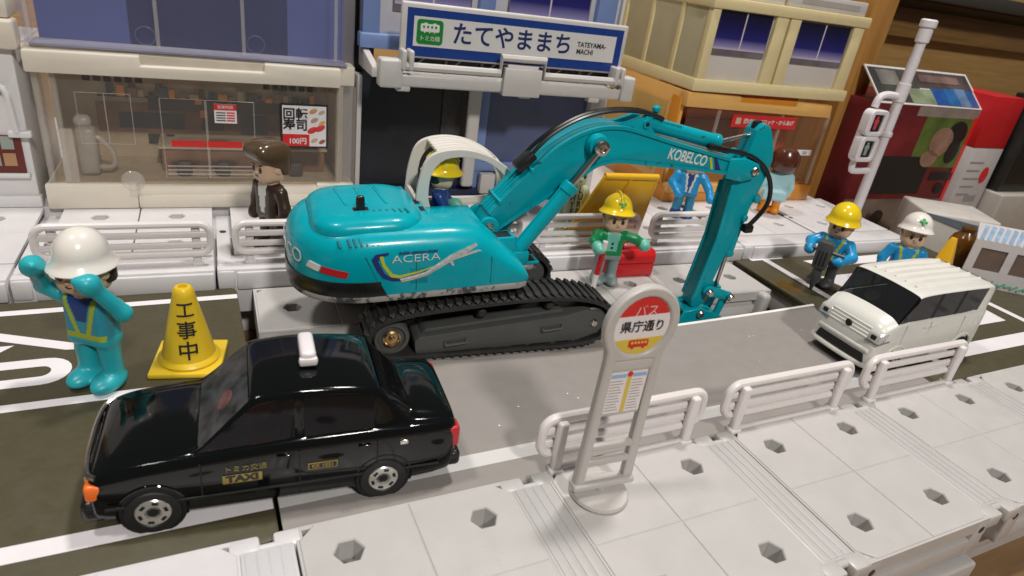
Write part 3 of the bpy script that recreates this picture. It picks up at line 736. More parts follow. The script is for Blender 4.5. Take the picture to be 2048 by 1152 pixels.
# ---- stick (dipper arm)
b = NB()
sp = [(12.12, 5.90), (12.36, 5.84), (12.52, 5.6), (12.74, 5.1), (12.82, 4.72), (12.76, 4.25), (12.5, 3.3), (12.1, 2.4), (11.78, 1.0), (11.5, -.05), (11.4, -.5), (11.15, -.68), (10.92, -.55), (10.90, -.2), (11.34, 2.0), (11.42, 3.4), (11.46, 3.95), (11.5, 4.2), (11.66, 4.5), (11.75, 5.0), (11.92, 5.7)]
prism(b, sp, -.30, .30, 'xz', .03, 2, ang=.45)
stick = finish('stick', b, m_tealw, EX, angle=.5)
b = NB(); prism(b, [(11.98, 5.92), (12.2, 5.95), (11.95, 5.0), (11.80, 4.75), (11.70, 4.78)], -.09, .09, 'xz'); finish('rod_slot', b, m_black, stick)
b = NB(); cyl(b, (12.2, -.12, 5.72), (12.2, .12, 5.72), .15, n=16); finish('pin', b, m_chrome, stick)
b = NB()                                                     # front channel edge flanges
for s in (-1, 1): prism(b, [(11.38, 3.9), (11.52, 3.92), (11.44, 2.0), (11.02, -.2), (10.86, -.3), (11.28, 2.0)], s*.26, s*.36, 'xz', .02, 1)
finish('stick_flange', b, m_tealw, stick)
b = NB(); prism(b, [(11.4, 4.22), (11.62, 4.5), (11.72, 4.98), (11.58, 4.98), (11.42, 4.6), (11.25, 4.3)], -.38, .38, 'xz', .03, 1); finish('stick_collar', b, m_tealw, stick)
for (a, h, r) in ((12.56, 3.38, .13), (12.26, 2.72, .12)):
    b = NB(); cyl(b, (a, -.4, h), (a, .4, h), r, n=16, bev=.04); finish('hose_lug', b, m_tealw, stick)
# bucket cylinder on the back of the stick
b = NB(); p0 = Vector((12.40, 0, 3.0)); p1 = Vector((12.16, 0, 1.25)); cyl(b, p0, p1, .19, n=18, bev=.04); d = (p1-p0).normalized(); cyl(b, p1-d*.18, p1+d*.04, .23, n=18, bev=.05)
bc = finish('bucket_cylinder', b, m_tealw, EX)
b = NB(); cyl(b, p1, (12.02, 0, -.02), .075, n=12); finish('rod', b, m_chrome, bc)
# links
for s in (-1, 1):
    b = NB(); prism(b, [(11.3, .22), (11.5, .24), (12.45, -.10), (12.55, -.28), (12.42, -.42), (12.2, -.36), (11.35, -.12), (11.2, .05)], s*.33, s*.45, 'xz', .03, 2)
    lk = finish('link', b, m_tealw, EX)
    for a, h in ((11.42, .04), (12.38, -.26), (11.2, -.76), (12.0, -1.12)):
        b = NB(); lathe(b, [(0, 0), (.12, 0), (.15, .06), (.14, .12), (.09, .17), (0, .18)], 18, Matrix.Translation((a, s*(.44 if h > -.5 else .50), h)) @ Matrix.Rotation(-s*math.pi/2, 4, 'X')); finish('pin', b, m_chrome, lk)
    b = NB(); prism(b, [(12.2, -.1), (12.52, -.2), (12.2, -1.2), (11.9, -1.25)], s*.2, s*.34, 'xz', .03, 1); finish('link', b, m_tealw, EX)
# bucket: shell with open front
b = NB()
for s in (-1, 1): prism(b, [(10.55, -.62), (11.2, -.55), (12.2, -1.0), (12.35, -1.35), (12.0, -1.85), (11.2, -1.95), (10.55, -1.55), (10.35, -1.1)], s*.40, s*.52, 'xz', .03, 1)
sh = [(10.6, -.66), (11.2, -.6), (12.2, -1.02), (12.32, -1.36), (11.98, -1.82), (11.2, -1.9)]
secs = []
for a, h in sh: secs.append([(a, -.46, h), (a, .46, h), (a+.02, .46, h-.08), (a+.02, -.46, h-.08)])
loft(b, secs)
finish('bucket', b, m_tealw, EX)
# hoses
b = NB()
for v in (-.10, .10):
    tube(b, smoothpath([(4.25, v*1.6-.12, 5.02), (4.45, v*1.6-.12, 5.28), (4.95, v-.15, 5.72), (5.78, v-.15, 6.14), (6.7, v-.15, 6.32), (7.6, v-.15, 6.30), (8.25, v-.1, 6.14), (8.45, v-.1, 6.05)], 6), .065, 8)
bx(b, -.32, .32, -.30, .26, -.09, .15, .06, M=Matrix.Translation((4.20, -.08, 4.86)) @ Matrix.Rotation(-.78, 4, 'Y'))
tube(b, smoothpath([(10.3, -.28, 5.22), (10.8, -.30, 5.10), (11.4, -.32, 5.02), (12.05, -.35, 4.80), (12.62, -.36, 4.38), (12.98, -.36, 3.75), (12.98, -.36, 3.1), (12.45, -.36, 2.42)], 6), .08, 8)
bx(b, 12.28, 12.62, -.5, -.2, 2.22, 2.50, .06); bx(b, 10.2, 11.0, -.38, -.1, 5.05, 5.24, .06, M=Matrix.Translation((10.6, 0, 5.1)) @ Matrix.Rotation(.22, 4, 'Y') @ Matrix.Translation((-10.6, 0, -5.1)))
finish('hose', b, m_blk, EX)

# ---- cab
cabp = [(1.22, 2.95), (1.20, 3.73), (1.32, 4.37), (1.50, 4.80), (1.82, 5.01), (2.39, 5.08), (3.0, 4.98), (3.55, 4.74), (4.06, 4.36), (4.36, 3.9), (4.5, 3.3), (4.5, 2.80), (1.7, 2.80)]
hole = [(1.56, 3.98), (1.58, 3.50), (1.80, 3.18), (2.5, 3.12), (3.95, 3.12), (4.12, 3.5), (4.02, 3.98), (3.70, 4.38), (3.25, 4.69), (2.64, 4.84), (2.02, 4.79), (1.67, 4.46)]
def sm2(P, k=3): return [(p.x, p.z) for p in smoothpath([(a, 0, h) for a, h in P], k, True)]
cab_b = NB()
for v0, v1 in ((.48, .64), (1.94, 2.08)): plate(cab_b, sm2(cabp), [sm2(hole)], v0, v1)
# roof skin with ribs, rear frame bars
rp_ = [(1.24, 4.10), (1.36, 4.5), (1.52, 4.80), (1.82, 4.985), (2.39, 5.05), (3.0, 4.955), (3.55, 4.715)]
def skin(P, v0, v1, th):
    secs = []
    Q = smoothpath([(a, 0, h) for a, h in P], 4)
    for i, p in enumerate(Q):
        d = (Q[min(i+1, len(Q)-1)]-Q[max(i-1, 0)]).normalized(); nn = Vector((d.z, 0, -d.x))*th
        secs.append([p+Vector((0, v0, 0)), p+Vector((0, v1, 0)), p+nn+Vector((0, v1, 0)), p+nn+Vector((0, v0, 0))])
    loft(cab_b, secs)
skin(rp_[3:], .6, 1.96, .1)
for v in (.85, 1.1, 1.35, 1.6): 
    Q = smoothpath([(a, v, h+.0) for a, h in rp_[3:]], 4); tube(cab_b, Q, .05, 6)
skin([(1.21, 2.9), (1.19, 3.45), (1.2, 3.6)], .6, 1.96, .12)
skin([(4.06, 4.34), (4.34, 3.9), (4.47, 3.3), (4.47, 2.85)], 1.75, 1.96, .1)
skin([(4.38, 3.2), (4.47, 2.85)], .6, 1.96, .1)
bx(cab_b, 1.25, 4.45, .6, 1.96, 2.78, 2.90, .02)
cab = finish('cab', cab_b, m_cream, EX, angle=.55, bevel=.035)
b = NB(); bx(b, 1.5, 2.2, .85, 1.75, 2.88, 3.15, .08); bx(b, 1.4, 1.6, .9, 1.7, 3.0, 3.6, .08); finish('seat', b, m_black, cab)
# ================================================================== vehicles
def grid_car(root, st, rings, wins, mbody, mglass, solid=.05, sub=2, frames=None):
    """st: stations (x, list of half-profile points (y, z) from sill to roof centre); wins: {name: set((station, ring))}"""
    n = len(st[0][1]); V = []; cols = 2*n-1
    for x, P in st:
        V.append([(x if len(p) == 2 else x+p[2], -p[0], p[1]) for p in P]+[(x if len(p) == 2 else x+p[2], p[0], p[1]) for p in P[::-1][1:]])
    def build(sel, name, m, parent, so, off=0):
        b = bmesh.new(); vm = {}; lay = b.verts.layers.float.new('crease_vert'); le = b.edges.layers.float.new('crease_edge')
        def g(i, j):
            if (i, j) not in vm: vm[i, j] = b.verts.new(V[i][j])
            return vm[i, j]
        for i, j in sel: b.faces.new((g(i, j), g(i+1, j), g(i+1, j+1), g(i, j+1)))
        if name == 'body':
            for i in (0, len(V)-1): b.faces.new([g(i, j) for j in range(cols)])
        bmesh.ops.recalc_face_normals(b, faces=b.faces)
        for j, cr in ((1, .4), (4, .55), (7, .5)):
            for jj in (j, cols-1-j):
                for i in range(len(V)-1):
                    if (i, jj) in vm and (i+1, jj) in vm:
                        e = b.edges.get((vm[i, jj], vm[i+1, jj]))
                        if e: e[le] = cr
        for k in corners:
            if k in vm: vm[k][lay] = 1.0
        return finish(name, b, m, parent, angle=3.2, subsurf=sub, solid=so)
    allq = {(i, j) for i in range(len(V)-1) for j in range(cols-1)}
    used = set(); corners = set()
    for sel in wins.values():
        q = set(sel[1]); used |= q; cnt = {}
        for i, j in q:
            for c in ((i, j), (i+1, j), (i, j+1), (i+1, j+1)): cnt[c] = cnt.get(c, 0)+1
        corners |= {c for c, k in cnt.items() if k == 1}
    body = build(sorted(allq-used), 'body', mbody, root, solid)
    for nm, (base, sel) in wins.items(): build(sorted(sel), base, mglass, root, 0)
    return body
def tyre(root, x, y, r, w, side, mt, mr, bm_holes=True, mhole=None):
    b = NB(); M = Matrix.Translation((x, y, r)) @ Matrix.Rotation(-side*math.pi/2, 4, 'X')
    lathe(b, [(r*.60, -w/2), (r*.94, -w/2), (r, -w/2+.05), (r, w/2-.06), (r*.93, w/2), (r*.66, w/2), (r*.60, w/2-.03), (0, w/2-.08)], 32, M)
    wh = finish('wheel', b, mt, root)
    b = NB(); lathe(b, [(0, w/2-.06), (r*.14, w/2-.03), (r*.20, w/2-.03), (r*.26, w/2-.05), (r*.30, w/2-.005), (r*.58, w/2-.005), (r*.63, w/2-.03), (r*.62, w/2-.06)], 30, M)
    rim = finish('rim', b, mr, wh)
    b = NB()
    for k in range(6):
        a = k*math.pi/3+.3; pts = [(q*math.cos(a+da)*r, q*math.sin(a+da)*r) for q, da in ((.40, -.25), (.40, .25), (.52, .22), (.52, -.22))]
        sheet(b, pts, (), 0, M @ Matrix.Translation((0, 0, w/2+.003)))
    lathe(b, [(0, w/2-.01), (r*.16, w/2-.01), (r*.18, w/2-.028), (r*.24, w/2-.035)], 18, M)
    finish('rim_slot', b, mhole, wh)
m_taxi = mat('black_car_paint', (.003, .004, .004), .08, var=.0, spec=.38, coat=.1, bump=.03, bscale=6)
m_taxi2 = mat('black_car_trim', (.012, .012, .012), .32, var=.2)
m_clear = mat('scratched_clear_plastic', (.20, .20, .20), .12, var=.7, vscale=2.5, alpha=.26, bump=.15, bscale=10)
m_tint = mat('smoked_window', (.006, .006, .007), .06, var=0, alpha=.965, spec=.2)
m_tyre = mat('tyre_black', (.014, .014, .014), .5, var=.15)
m_rim = mat('silver_plated_wheel', (.72, .70, .66), .25, metal=.65, var=.1)
m_orange = mat('orange_lens', (.85, .16, .015), .3, var=.05)
m_gold = mat('gold_print', (.30, .22, .05), .4, var=.15)
m_seat = mat('maroon_interior', (.22, .035, .03), .5, var=.1)
m_wgloss = mat('white_gloss_plastic', (.80, .76, .77), .25, var=.02, coat=.3)

TX = thing('taxi', 'black toy taxi sedan with a white roof lamp on the dark road plate', 'taxi', (1.06, 11.30, 0), math.radians(175.8))
# local: +x forward, near side is +y
def hp(w, zb, zs, wb, zbelt, wr, zr, crown, wk=.16):
    """half profile: sill, side, shoulder, belt, window foot, window head, roof edge, roof"""
    return [(w*.90, zb), (w*.985, zb+.10), (w, zs), (w*.995, zbelt-.18), (wb, zbelt), (wb-.05, zbelt+.03 if zr-zbelt > .3 else zbelt+.01), (wr+.045, zr-wk if zr-zbelt > .3 else zbelt+.02), (wr-.02, zr-.035 if zr-zbelt > .3 else zbelt+.03), (wr*.82, zr), (wr*.35, zr+crown*.7), (0, zr+crown)]
st = []
def S_(x, *a): st.append((x, hp(*a)))
S_(-3.60, 1.12, .45, .84, 1.05, 1.42, .98, 1.50, .01)
S_(-3.55, 1.24, .38, .84, 1.14, 1.54, 1.04, 1.64, .02)
S_(-3.35, 1.30, .34, .86, 1.20, 1.60, 1.08, 1.73, .03)
S_(-2.95, 1.33, .31, .88, 1.22, 1.62, 1.09, 1.77, .03)
S_(-2.72, 1.335, .30, .88, 1.23, 1.63, 1.08, 1.79, .03)    # boot / rear glass foot
S_(-2.62, 1.34, .29, .88, 1.23, 1.63, 1.06, 1.83, .03)
S_(-2.00, 1.345, .28, .88, 1.23, 1.64, 1.02, 2.45, .03)    # rear glass head
S_(-1.86, 1.345, .28, .88, 1.23, 1.64, 1.02, 2.53, .04)
S_(-1.20, 1.345, .28, .88, 1.23, 1.64, 1.02, 2.61, .05)
S_(-.55, 1.345, .28, .88, 1.23, 1.63, 1.02, 2.64, .05)
S_(-.38, 1.345, .28, .88, 1.23, 1.63, 1.02, 2.64, .05)     # centre post
S_(.22, 1.345, .28, .88, 1.23, 1.61, 1.02, 2.59, .05)
S_(.40, 1.345, .28, .88, 1.23, 1.60, 1.03, 2.52, .04)      # windscreen head
S_(1.28, 1.34, .28, .88, 1.22, 1.55, 1.12, 1.69, .04)      # windscreen foot
S_(1.42, 1.335, .28, .87, 1.21, 1.53, 1.11, 1.62, .03)
S_(2.1, 1.32, .29, .86, 1.20, 1.48, 1.07, 1.56, .03)
S_(2.70, 1.30, .31, .84, 1.16, 1.40, 1.03, 1.46, .02)
S_(2.98, 1.26, .34, .80, 1.12, 1.27, .99, 1.31, .01)
S_(3.10, 1.18, .40, .76, 1.08, 1.10, .94, 1.12, .01)
n = 11

wins = {'ws': ('windscreen', {(12, j) for j in range(7, 13)}), 'rw': ('rear_window', {(5, j) for j in range(7, 13)}),
        'f1': ('side_window', {(10, 5), (11, 5), (12, 5)}), 'f2': ('side_window', {(10, 2*n-3-5), (11, 2*n-3-5), (12, 2*n-3-5)}),
        'r1': ('side_window', {(7, 5), (8, 5)}), 'r2': ('side_window', {(7, 2*n-3-5), (8, 2*n-3-5)})}
tb = grid_car(TX, st, n, {k: v for k, v in wins.items() if k in ('f1', 'f2', 'r1', 'r2', 'rw')} | {'ws': wins['ws']}, m_taxi, m_tint, solid=.04)
for o in TX.children:
    if o.name.startswith('windscreen'): o.data.materials[0] = m_clear
b = NB(); bx(b, -3.2, 2.9, -1.16, 1.16, .25, .62, .05); bx(b, 1.0, 1.4, -1.0, 1.0, .6, 1.45, .1); finish('chassis', b, m_taxi2, TX)
b = NB()
for y in (-.52, .52):
    bx(b, -.2, .45, y-.38, y+.38, .7, 1.1, .1); bx(b, -.45, -.15, y-.36, y+.36, .8, 1.9, .1)
bx(b, -1.9, -1.0, -.95, .95, .7, 1.1, .1); bx(b, -2.2, -1.9, -.95, .95, .8, 1.8, .1)
lathe(b, [(.0, 0), (.22, 0), (.22, .04), (0, .04)], 18, Matrix.Translation((.85, -.5, 1.45)) @ Matrix.Rotation(.9, 4, 'Y'))
finish('interior', b, m_seat, TX)
for x in (2.07, -2.06):
    for s in (-1, 1): tyre(TX, x, s*1.17, .49, .42, s, m_tyre, m_rim, mhole=m_taxi2)
for x in (2.07, -2.06):
    for s in (-1, 1):
        b = NB(); tube(b, [(x+.57*math.cos(t), s*1.325, .50+.57*math.sin(t)) for t in np.linspace(-.25, math.pi+.25, 22)], .028, 6); finish('wheel_arch', b, m_taxi, TX)
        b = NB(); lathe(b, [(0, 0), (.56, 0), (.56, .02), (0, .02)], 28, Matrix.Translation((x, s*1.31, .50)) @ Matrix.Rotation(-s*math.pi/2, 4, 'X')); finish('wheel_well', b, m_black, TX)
b = NB(); bx(b, 2.8, 3.22, -1.22, 1.22, .32, .74, .12, 3); finish('front_bumper', b, m_taxi2, TX)
b = NB(); bx(b, -3.72, -3.4, -1.24, 1.24, .42, .78, .10, 3); finish('rear_bumper', b, m_taxi2, TX)
b = NB(); bx(b, 3.0, 3.14, -.85, .85, .86, 1.16, .05); tube(b, smoothpath([(2.90, -1.16, 1.27), (3.05, -.98, 1.24), (3.12, -.5, 1.22), (3.13, 0, 1.22), (3.12, .5, 1.22), (3.05, .98, 1.24), (2.90, 1.16, 1.27)], 4), .05, 8); finish('grille', b, m_chrome, TX)
for s in (-1, 1):
    b = NB(); bx(b, 2.80, 3.10, s*1.08-.16, s*1.08+.18, .82, 1.16, .07, 3); finish('turn_signal', b, m_orange, TX)
    b = NB(); bx(b, 2.96, 3.15, s*.72-.2, s*.72+.2, .84, 1.16, .06, 3); finish('headlight', b, m_chrome, TX)
    b = NB(); bx(b, -3.64, -3.30, s*1.06-.17, s*1.06+.18, .96, 1.46, .06, 3); finish('tail_light', b, m_red, TX)
b = NB(); rbox(b, (-.70, -.05, 2.84), (.30, .84, .32), .09, 3); rbox(b, (-.70, .33, 2.79), (.36, .16, .18), .06, 2); rbox(b, (-.70, 0, 2.71), (.22, .5, .16), .03); finish('roof_lamp', b, m_wgloss, TX)
for x in (-.45, 1.25, -1.92):
    b = NB(); bx(b, x-.012, x+.012, 1.338, 1.352, .42, 1.45, 0); finish('door_gap', b, m_black, TX)
for x in (-1.78, -.28):
    b = NB(); bx(b, x, x+.24, 1.34, 1.372, 1.36, 1.42, .015); finish('door_handle', b, m_taxi, TX)
b = NB(); bx(b, -3.2, 2.8, 1.335, 1.362, .66, .72, .01); finish('side_moulding', b, m_taxi2, TX)
b = NB(); bx(b, -2.52, -2.36, 1.325, 1.352, 1.30, 1.40, .01); finish('fuel_flap', b, m_chrome, TX)
TR = (math.pi/2, 0, math.pi)
b = NB(); bx(b, .22, .90, 1.345, 1.358, .92, 1.11, .005); finish('name_plate', b, m_gold, TX)
text('name_lettering', 'TAXI', .20, m_taxi2, TX, (.56, 1.36, 1.015), TR, bold=.012, sx=1.25)
text('name_lettering', 'トミカ交通', .15, m_gold, TX, (.50, 1.356, 1.24), TR, bold=-.002)
b = NB(); bx(b, -1.15, -.60, 1.345, 1.356, .98, 1.14, .005); bx(b, -1.13, -.62, 1.346, 1.358, 1.0, 1.12, .004, mi=1); finish('number_plate', b, [m_gold, m_taxi2], TX)
text('number_lettering', 'KK 1031', .115, m_gold, TX, (-.875, 1.36, 1.06), TR, bold=.003)

# ---- white boxy van
m_van = mat('white_car_paint', (.74, .73, .68), .22, var=.02, coat=.4)
m_vglass = mat('dark_window', (.005, .005, .006), .12, var=0, alpha=.97, spec=.22)
m_vws = mat('grey_windscreen', (.025, .026, .028), .06, var=0, alpha=.60)
VN = thing('van', 'white boxy toy van with black windows beside the white guard rails', 'van', (21.15, 11.55, 0), math.radians(180+1.0))
st = []
def V_(x, w, zb, zs, wb, zbelt, wr, zr, crown): st.append((x, hp(w, zb, zs, wb, zbelt-.06, wr, zr, crown, .085)))
V_(-2.66, 1.04, .40, .90, 1.02, 1.85, .98, 2.52, .01)
V_(-2.62, 1.14, .34, .90, 1.12, 1.90, 1.05, 2.70, .02)
V_(-2.42, 1.18, .30, .90, 1.15, 1.93, 1.09, 2.80, .03)
V_(-2.00, 1.19, .29, .90, 1.16, 1.94, 1.11, 2.84, .03)
V_(-.82, 1.20, .28, .90, 1.17, 1.94, 1.12, 2.87, .03)
V_(-.64, 1.20, .28, .90, 1.17, 1.94, 1.12, 2.87, .03)
V_(.40, 1.20, .28, .90, 1.17, 1.94, 1.12, 2.88, .03)
V_(.58, 1.20, .28, .90, 1.17, 1.94, 1.12, 2.88, .03)
V_(1.42, 1.20, .28, .90, 1.17, 1.94, 1.12, 2.86, .03)
V_(1.60, 1.20, .28, .90, 1.17, 1.94, 1.12, 2.79, .03)      # windscreen head
V_(2.10, 1.19, .28, .90, 1.15, 1.90, 1.11, 2.00, .04)      # windscreen foot
V_(2.18, 1.19, .28, .90, 1.14, 1.86, 1.09, 1.93, .04)
V_(2.44, 1.17, .28, .90, 1.10, 1.76, 1.04, 1.83, .03)
V_(2.62, 1.13, .30, .88, 1.04, 1.60, .98, 1.66, .02)
V_(2.72, 1.06, .34, .84, .98, 1.30, .92, 1.32, .01)
V_(2.76, .98, .40, .80, .92, 1.08, .86, 1.08, .0)
wins = {'ws': ('windscreen', {(9, j) for j in range(7, 13)}),
        **{k+str(s): ('side_window', {(i, j if s == 0 else 2*n-3-j) for i, j in sel}) for s in (0, 1) for k, sel in (('a', [(9, 5), (9, 6)]), ('q1', [(7, 5), (8, 5)]), ('q2', [(5, 5)]), ('q3', [(3, 5)]))},
        **{k+str(s): ('window_post', {(i, j if s == 0 else 2*n-3-j) for i, j in sel}) for s in (0, 1) for k, sel in (('p1', [(4, 5)]), ('p2', [(6, 5)]))},
        'rw': ('rear_window', {(1, j) for j in range(8, 12)})}
grid_car(VN, st, n, wins, m_van, m_vglass, solid=.04)
for o in VN.children:
    if o.name.startswith('windscreen'): o.data.materials[0] = m_vws
    if o.name.startswith('window_post'): o.data.materials[0] = m_black
b = NB(); bx(b, -2.4, 2.5, -1.04, 1.04, .22, .62, .05); bx(b, 1.5, 2.1, -1.0, 1.0, .6, 1.78, .12)
for y in (-.48, .48): bx(b, .2, .9, y-.34, y+.34, .6, 1.3, .1); bx(b, -.05, .25, y-.32, y+.32, .7, 2.3, .1)
bx(b, -1.5, -1.1, -.9, .9, .6, 2.2, .1); lathe(b, [(.16, 0), (.24, .0), (.24, .05), (.16, .05)], 18, Matrix.Translation((1.3, -.45, 1.98)) @ Matrix.Rotation(.7, 4, 'Y')); finish('interior', b, mat('dark_interior', (.05, .05, .052), .5), VN)
for x in (1.75, -1.72):
    for s in (-1, 1):
        tyre(VN, x, s*1.0, .50, .38, s, m_tyre, m_rim, mhole=m_taxi2)
        b = NB(); tube(b, [(x+.58*math.cos(t), s*1.17, .50+.58*math.sin(t)) for t in np.linspace(-.2, math.pi+.2, 20)], .05, 6); finish('wheel_arch', b, m_van, VN)
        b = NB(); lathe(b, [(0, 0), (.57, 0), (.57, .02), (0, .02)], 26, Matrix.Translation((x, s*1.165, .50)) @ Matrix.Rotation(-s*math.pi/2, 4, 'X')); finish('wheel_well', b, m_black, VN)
for k in range(5):
    b = NB(); y = -.72+k*.36; tube(b, [(-2.1, y, 2.885-abs(y)*.01), (-1.2, y, 2.905-abs(y)*.01), (1.0, y, 2.905-abs(y)*.01), (1.3, y, 2.88-abs(y)*.01)], .022, 6, sq=3); finish('roof_rib', b, m_van, VN)
b = NB(); prism(b, [(-.92, .46), (.92, .46), (.84, .74), (-.84, .74)], 2.66, 2.80, 'yz', .04); finish('lower_grille', b, m_black, VN)
b = NB()
for k in range(4): bx(b, 2.4-k*.015, 2.748-k*.03, -.72, .72, 1.22+k*.105, 1.29+k*.105, .025)
finish('grille', b, m_van, VN)
b = NB(); bx(b, 2.68, 2.80, -.95, .95, .80, .94, .05, 3); tube(b, smoothpath([(2.60, -1.08, .40), (2.76, -.88, .37), (2.8, 0, .36), (2.76, .88, .37), (2.60, 1.08, .40)], 5), .08, 8); finish('front_bumper', b, m_van, VN)
b = NB(); lathe(b, [(0, 0), (.12, 0), (.10, .04), (0, .04)], 14, Matrix.Translation((2.73, 0, 1.40)) @ Matrix.Rotation(math.pi/2, 4, 'Y')); finish('badge', b, m_black, VN)
for s in (-1, 1):
    b = NB(); prism(b, [(2.60, 1.20), (2.76, 1.22), (2.68, 1.50), (2.45, 1.60), (2.22, 1.56), (2.3, 1.30)], s*.70, s*1.15, 'xz', .05, 2); h = finish('headlight', b, mat('lamp_grey', (.62, .62, .60), .12, metal=.3), VN)
    b = NB(); bx(b, 2.4, 2.75, min(s*.82, s*1.0), max(s*.82, s*1.0), 1.30, 1.45, .03); finish('lamp_core', b, m_black, h)
    b = NB(); tube(b, [(2.77, s*.70, 1.20), (2.70, s*1.12, 1.20), (2.3, s*1.165, 1.30)], .04, 6); finish('lamp_rim', b, m_chrome, h)
    b = NB(); bx(b, .16, .42, s*1.19-.02, s*1.19+.025, 1.60, 1.67, .015); bx(b, .54, .80, s*1.19-.02, s*1.19+.025, 1.60, 1.67, .015); finish('door_handle', b, m_van, VN)
    for x in (.48, 1.72, -1.30):
        b = NB(); bx(b, x-.01, x+.01, s*1.19-.012, s*1.19+.006, .45, 1.80, 0); finish('door_gap', b, m_hole, VN)
    b = NB(); lathe(b, [(.11, 0), (.13, .015), (.13, 0)], 20, Matrix.Translation((-2.05, s*1.175, 1.55)) @ Matrix.Rotation(-s*math.pi/2, 4, 'X')); finish('fuel_flap', b, m_van, VN)
    b = NB(); bx(b, -2.7, -2.5, s*.95-.12, s*.95+.12, 1.2, 1.9, .05); finish('tail_light', b, m_red, VN)

# ================================================================== guard rails, bus stop, cone
def make_rail(name, label, loc, rot, group, flip=1, L=4.42):
    r = thing(name, label, 'guard rail', loc, rot, group)
    b = NB(); P = [(x, 0, z) for x, z in rrect(-L/2, L/2, .42, 1.36, .32, 6)]; tube(b, P, .11, 10, True); finish('frame', b, m_white, r)
    for z in (.70, 1.03):
        b = NB(); rbox(b, (0, 0, z), (L-.1, .11, .20), .05, 3); finish('bar', b, m_white, r)
    for s in (-1, 1):
        b = NB(); rbox(b, (s*(L/2-.40), -.15*flip, .64), (.24, .20, 1.40), .06, 3); rbox(b, (s*(L/2-.40), -.15*flip, .03), (.34, .30, .14), .05); finish('post', b, m_white, r)
    b = NB(); rbox(b, (0, -.15*flip, .06), (L-.9, .12, .10), .03); finish('foot_bar', b, m_white, r)
    return r
GF = 'guard rails along the front pavement'; GB = 'guard rails along the far kerb'
for x, lb in ((8.55, 'white guard rail standing behind the bus stop sign'), (13.78, 'white guard rail between the bus stop sign and the van'), (18.95, 'white guard rail in front of the white van')):
    make_rail('guard_rail', lb, (x, 9.40, ZP-.02), 0, GF)
for k, lb in enumerate(('white guard rail behind the saluting worker in turquoise', 'white guard rail between the man in brown and the excavator tail', 'white guard rail hidden behind the excavator body', 'white guard rail behind the worker in the green shirt', 'white guard rail in front of the blue-suited figure')):
    make_rail('guard_rail', lb, rear(-1.88+5.12*k, 20.02, ZR-.02), RA, GB, -1)

m_stop = mat('grey_sign_plastic', (.52, .50, .475), .36, var=.03, sss=.1)
BS = thing('bus_stop', 'grey toy bus stop sign with round red and yellow disc on front pavement', 'bus stop', (7.32, 8.33, ZP), (0, 0, math.radians(-3))); BS.scale = (1, 1, 1.045)
b = NB(); lathe(b, [(.0, 0), (.60, 0), (.64, .05), (.62, .12), (.55, .15), (0, .15)], 30); cyl(b, (0, 0, .12), (0, 0, .32), .12); finish('base', b, m_stop, BS)
b = NB(); q = []
for t in np.linspace(-.62, math.pi+.62, 26): q.append((.80*math.cos(t), 4.02+.80*math.sin(t)))
out = [(-.70, .30), (.70, .30)]+[(.62, 3.3)]+q+[(-.62, 3.3)]
inn = [(-.47, .42), (.47, .42), (.42, 3.32), (-.42, 3.32)]
disc_h = [(.60*math.cos(t), 4.02+.60*math.sin(t)) for t in np.linspace(0, 2*math.pi, 28)[:-1]]
plate(b, out, [inn[::-1], disc_h], -.10, .10, 'xz'); fr = finish('frame', b, m_stop, BS, bevel=.045)
for z, w, d in ((.36, 1.46, .30), (.92, 1.0, .14), (1.30, 1.0, .14)):
    b = NB(); rbox(b, (0, -.02, z), (w, d, .16), .05, 3); finish('crossbar', b, m_stop, BS)
b = NB(); lathe(b, [(0, -.05), (.615, -.05), (.615, .05), (0, .05)], 30, Matrix.Translation((0, 0, 4.02)) @ Matrix.Rotation(math.pi/2, 4, 'X')); ds = finish('disc', b, m_wgloss, BS)
def seg(z0, z1): 
    P = [(.585*math.cos(t), .585*math.sin(t)) for t in np.linspace(0, 2*math.pi, 60)]
    return [(x, 4.02+z) for x, z in P if z0 <= z <= z1]
m_sred = mat('sign_red', (.62, .03, .03), .3, var=.03); m_syel = mat('sign_yellow', (.68, .52, .08), .3, var=.03); m_ink = mat('ink_black', (.02, .02, .022), .4, var=0)
b = NB(); prism(b, seg(.20, 1), -.058, -.045, 'xz'); finish('red_panel', b, m_sred, BS)
b = NB(); prism(b, seg(-1, -.24), -.058, -.045, 'xz'); finish('yellow_panel', b, m_syel, BS)
text('disc_lettering', 'バス', .26, m_wht, BS, (.02, -.062, 4.32), FRONT, bold=-.004)
text('disc_lettering', '県庁通り', .245, m_ink, BS, (.02, -.056, 4.0), FRONT, bold=.004)
b = NB(); prism(b, rrect(-.22, .22, 3.59, 3.74, .03, 2), -.066, -.05, 'xz')
for k in range(5): prism(b, [(-.17+k*.075, 3.66), (-.12+k*.075, 3.66), (-.12+k*.075, 3.71), (-.17+k*.075, 3.71)], -.069, -.06, 'xz', mi=1)
for x in (-.12, .12): lathe(b, [(0, 0), (.035, 0), (.035, .02), (0, .02)], 12, Matrix.Translation((x, -.05, 3.59)) @ Matrix.Rotation(math.pi/2, 4, 'X'))
finish('bus_emblem', b, [m_sred, m_syel], BS)
b = NB(); prism(b, [(-.45, 2.06), (.43, 2.06), (.43, 3.12), (-.45, 3.12)], -.04, .02, 'xz', .01); rbox(b, (0, 0, 3.2), (.95, .16, .24), .05); finish('timetable_board', b, m_stop, BS)
b = NB(); bx(b, -.42, .41, -.048, -.038, 2.12, 3.04, 0); finish('timetable', b, m_wgloss, BS)
b = NB(); bx(b, -.035, .06, -.053, -.045, 2.12, 3.0, 0); finish('yellow_column', b, m_syel, BS)
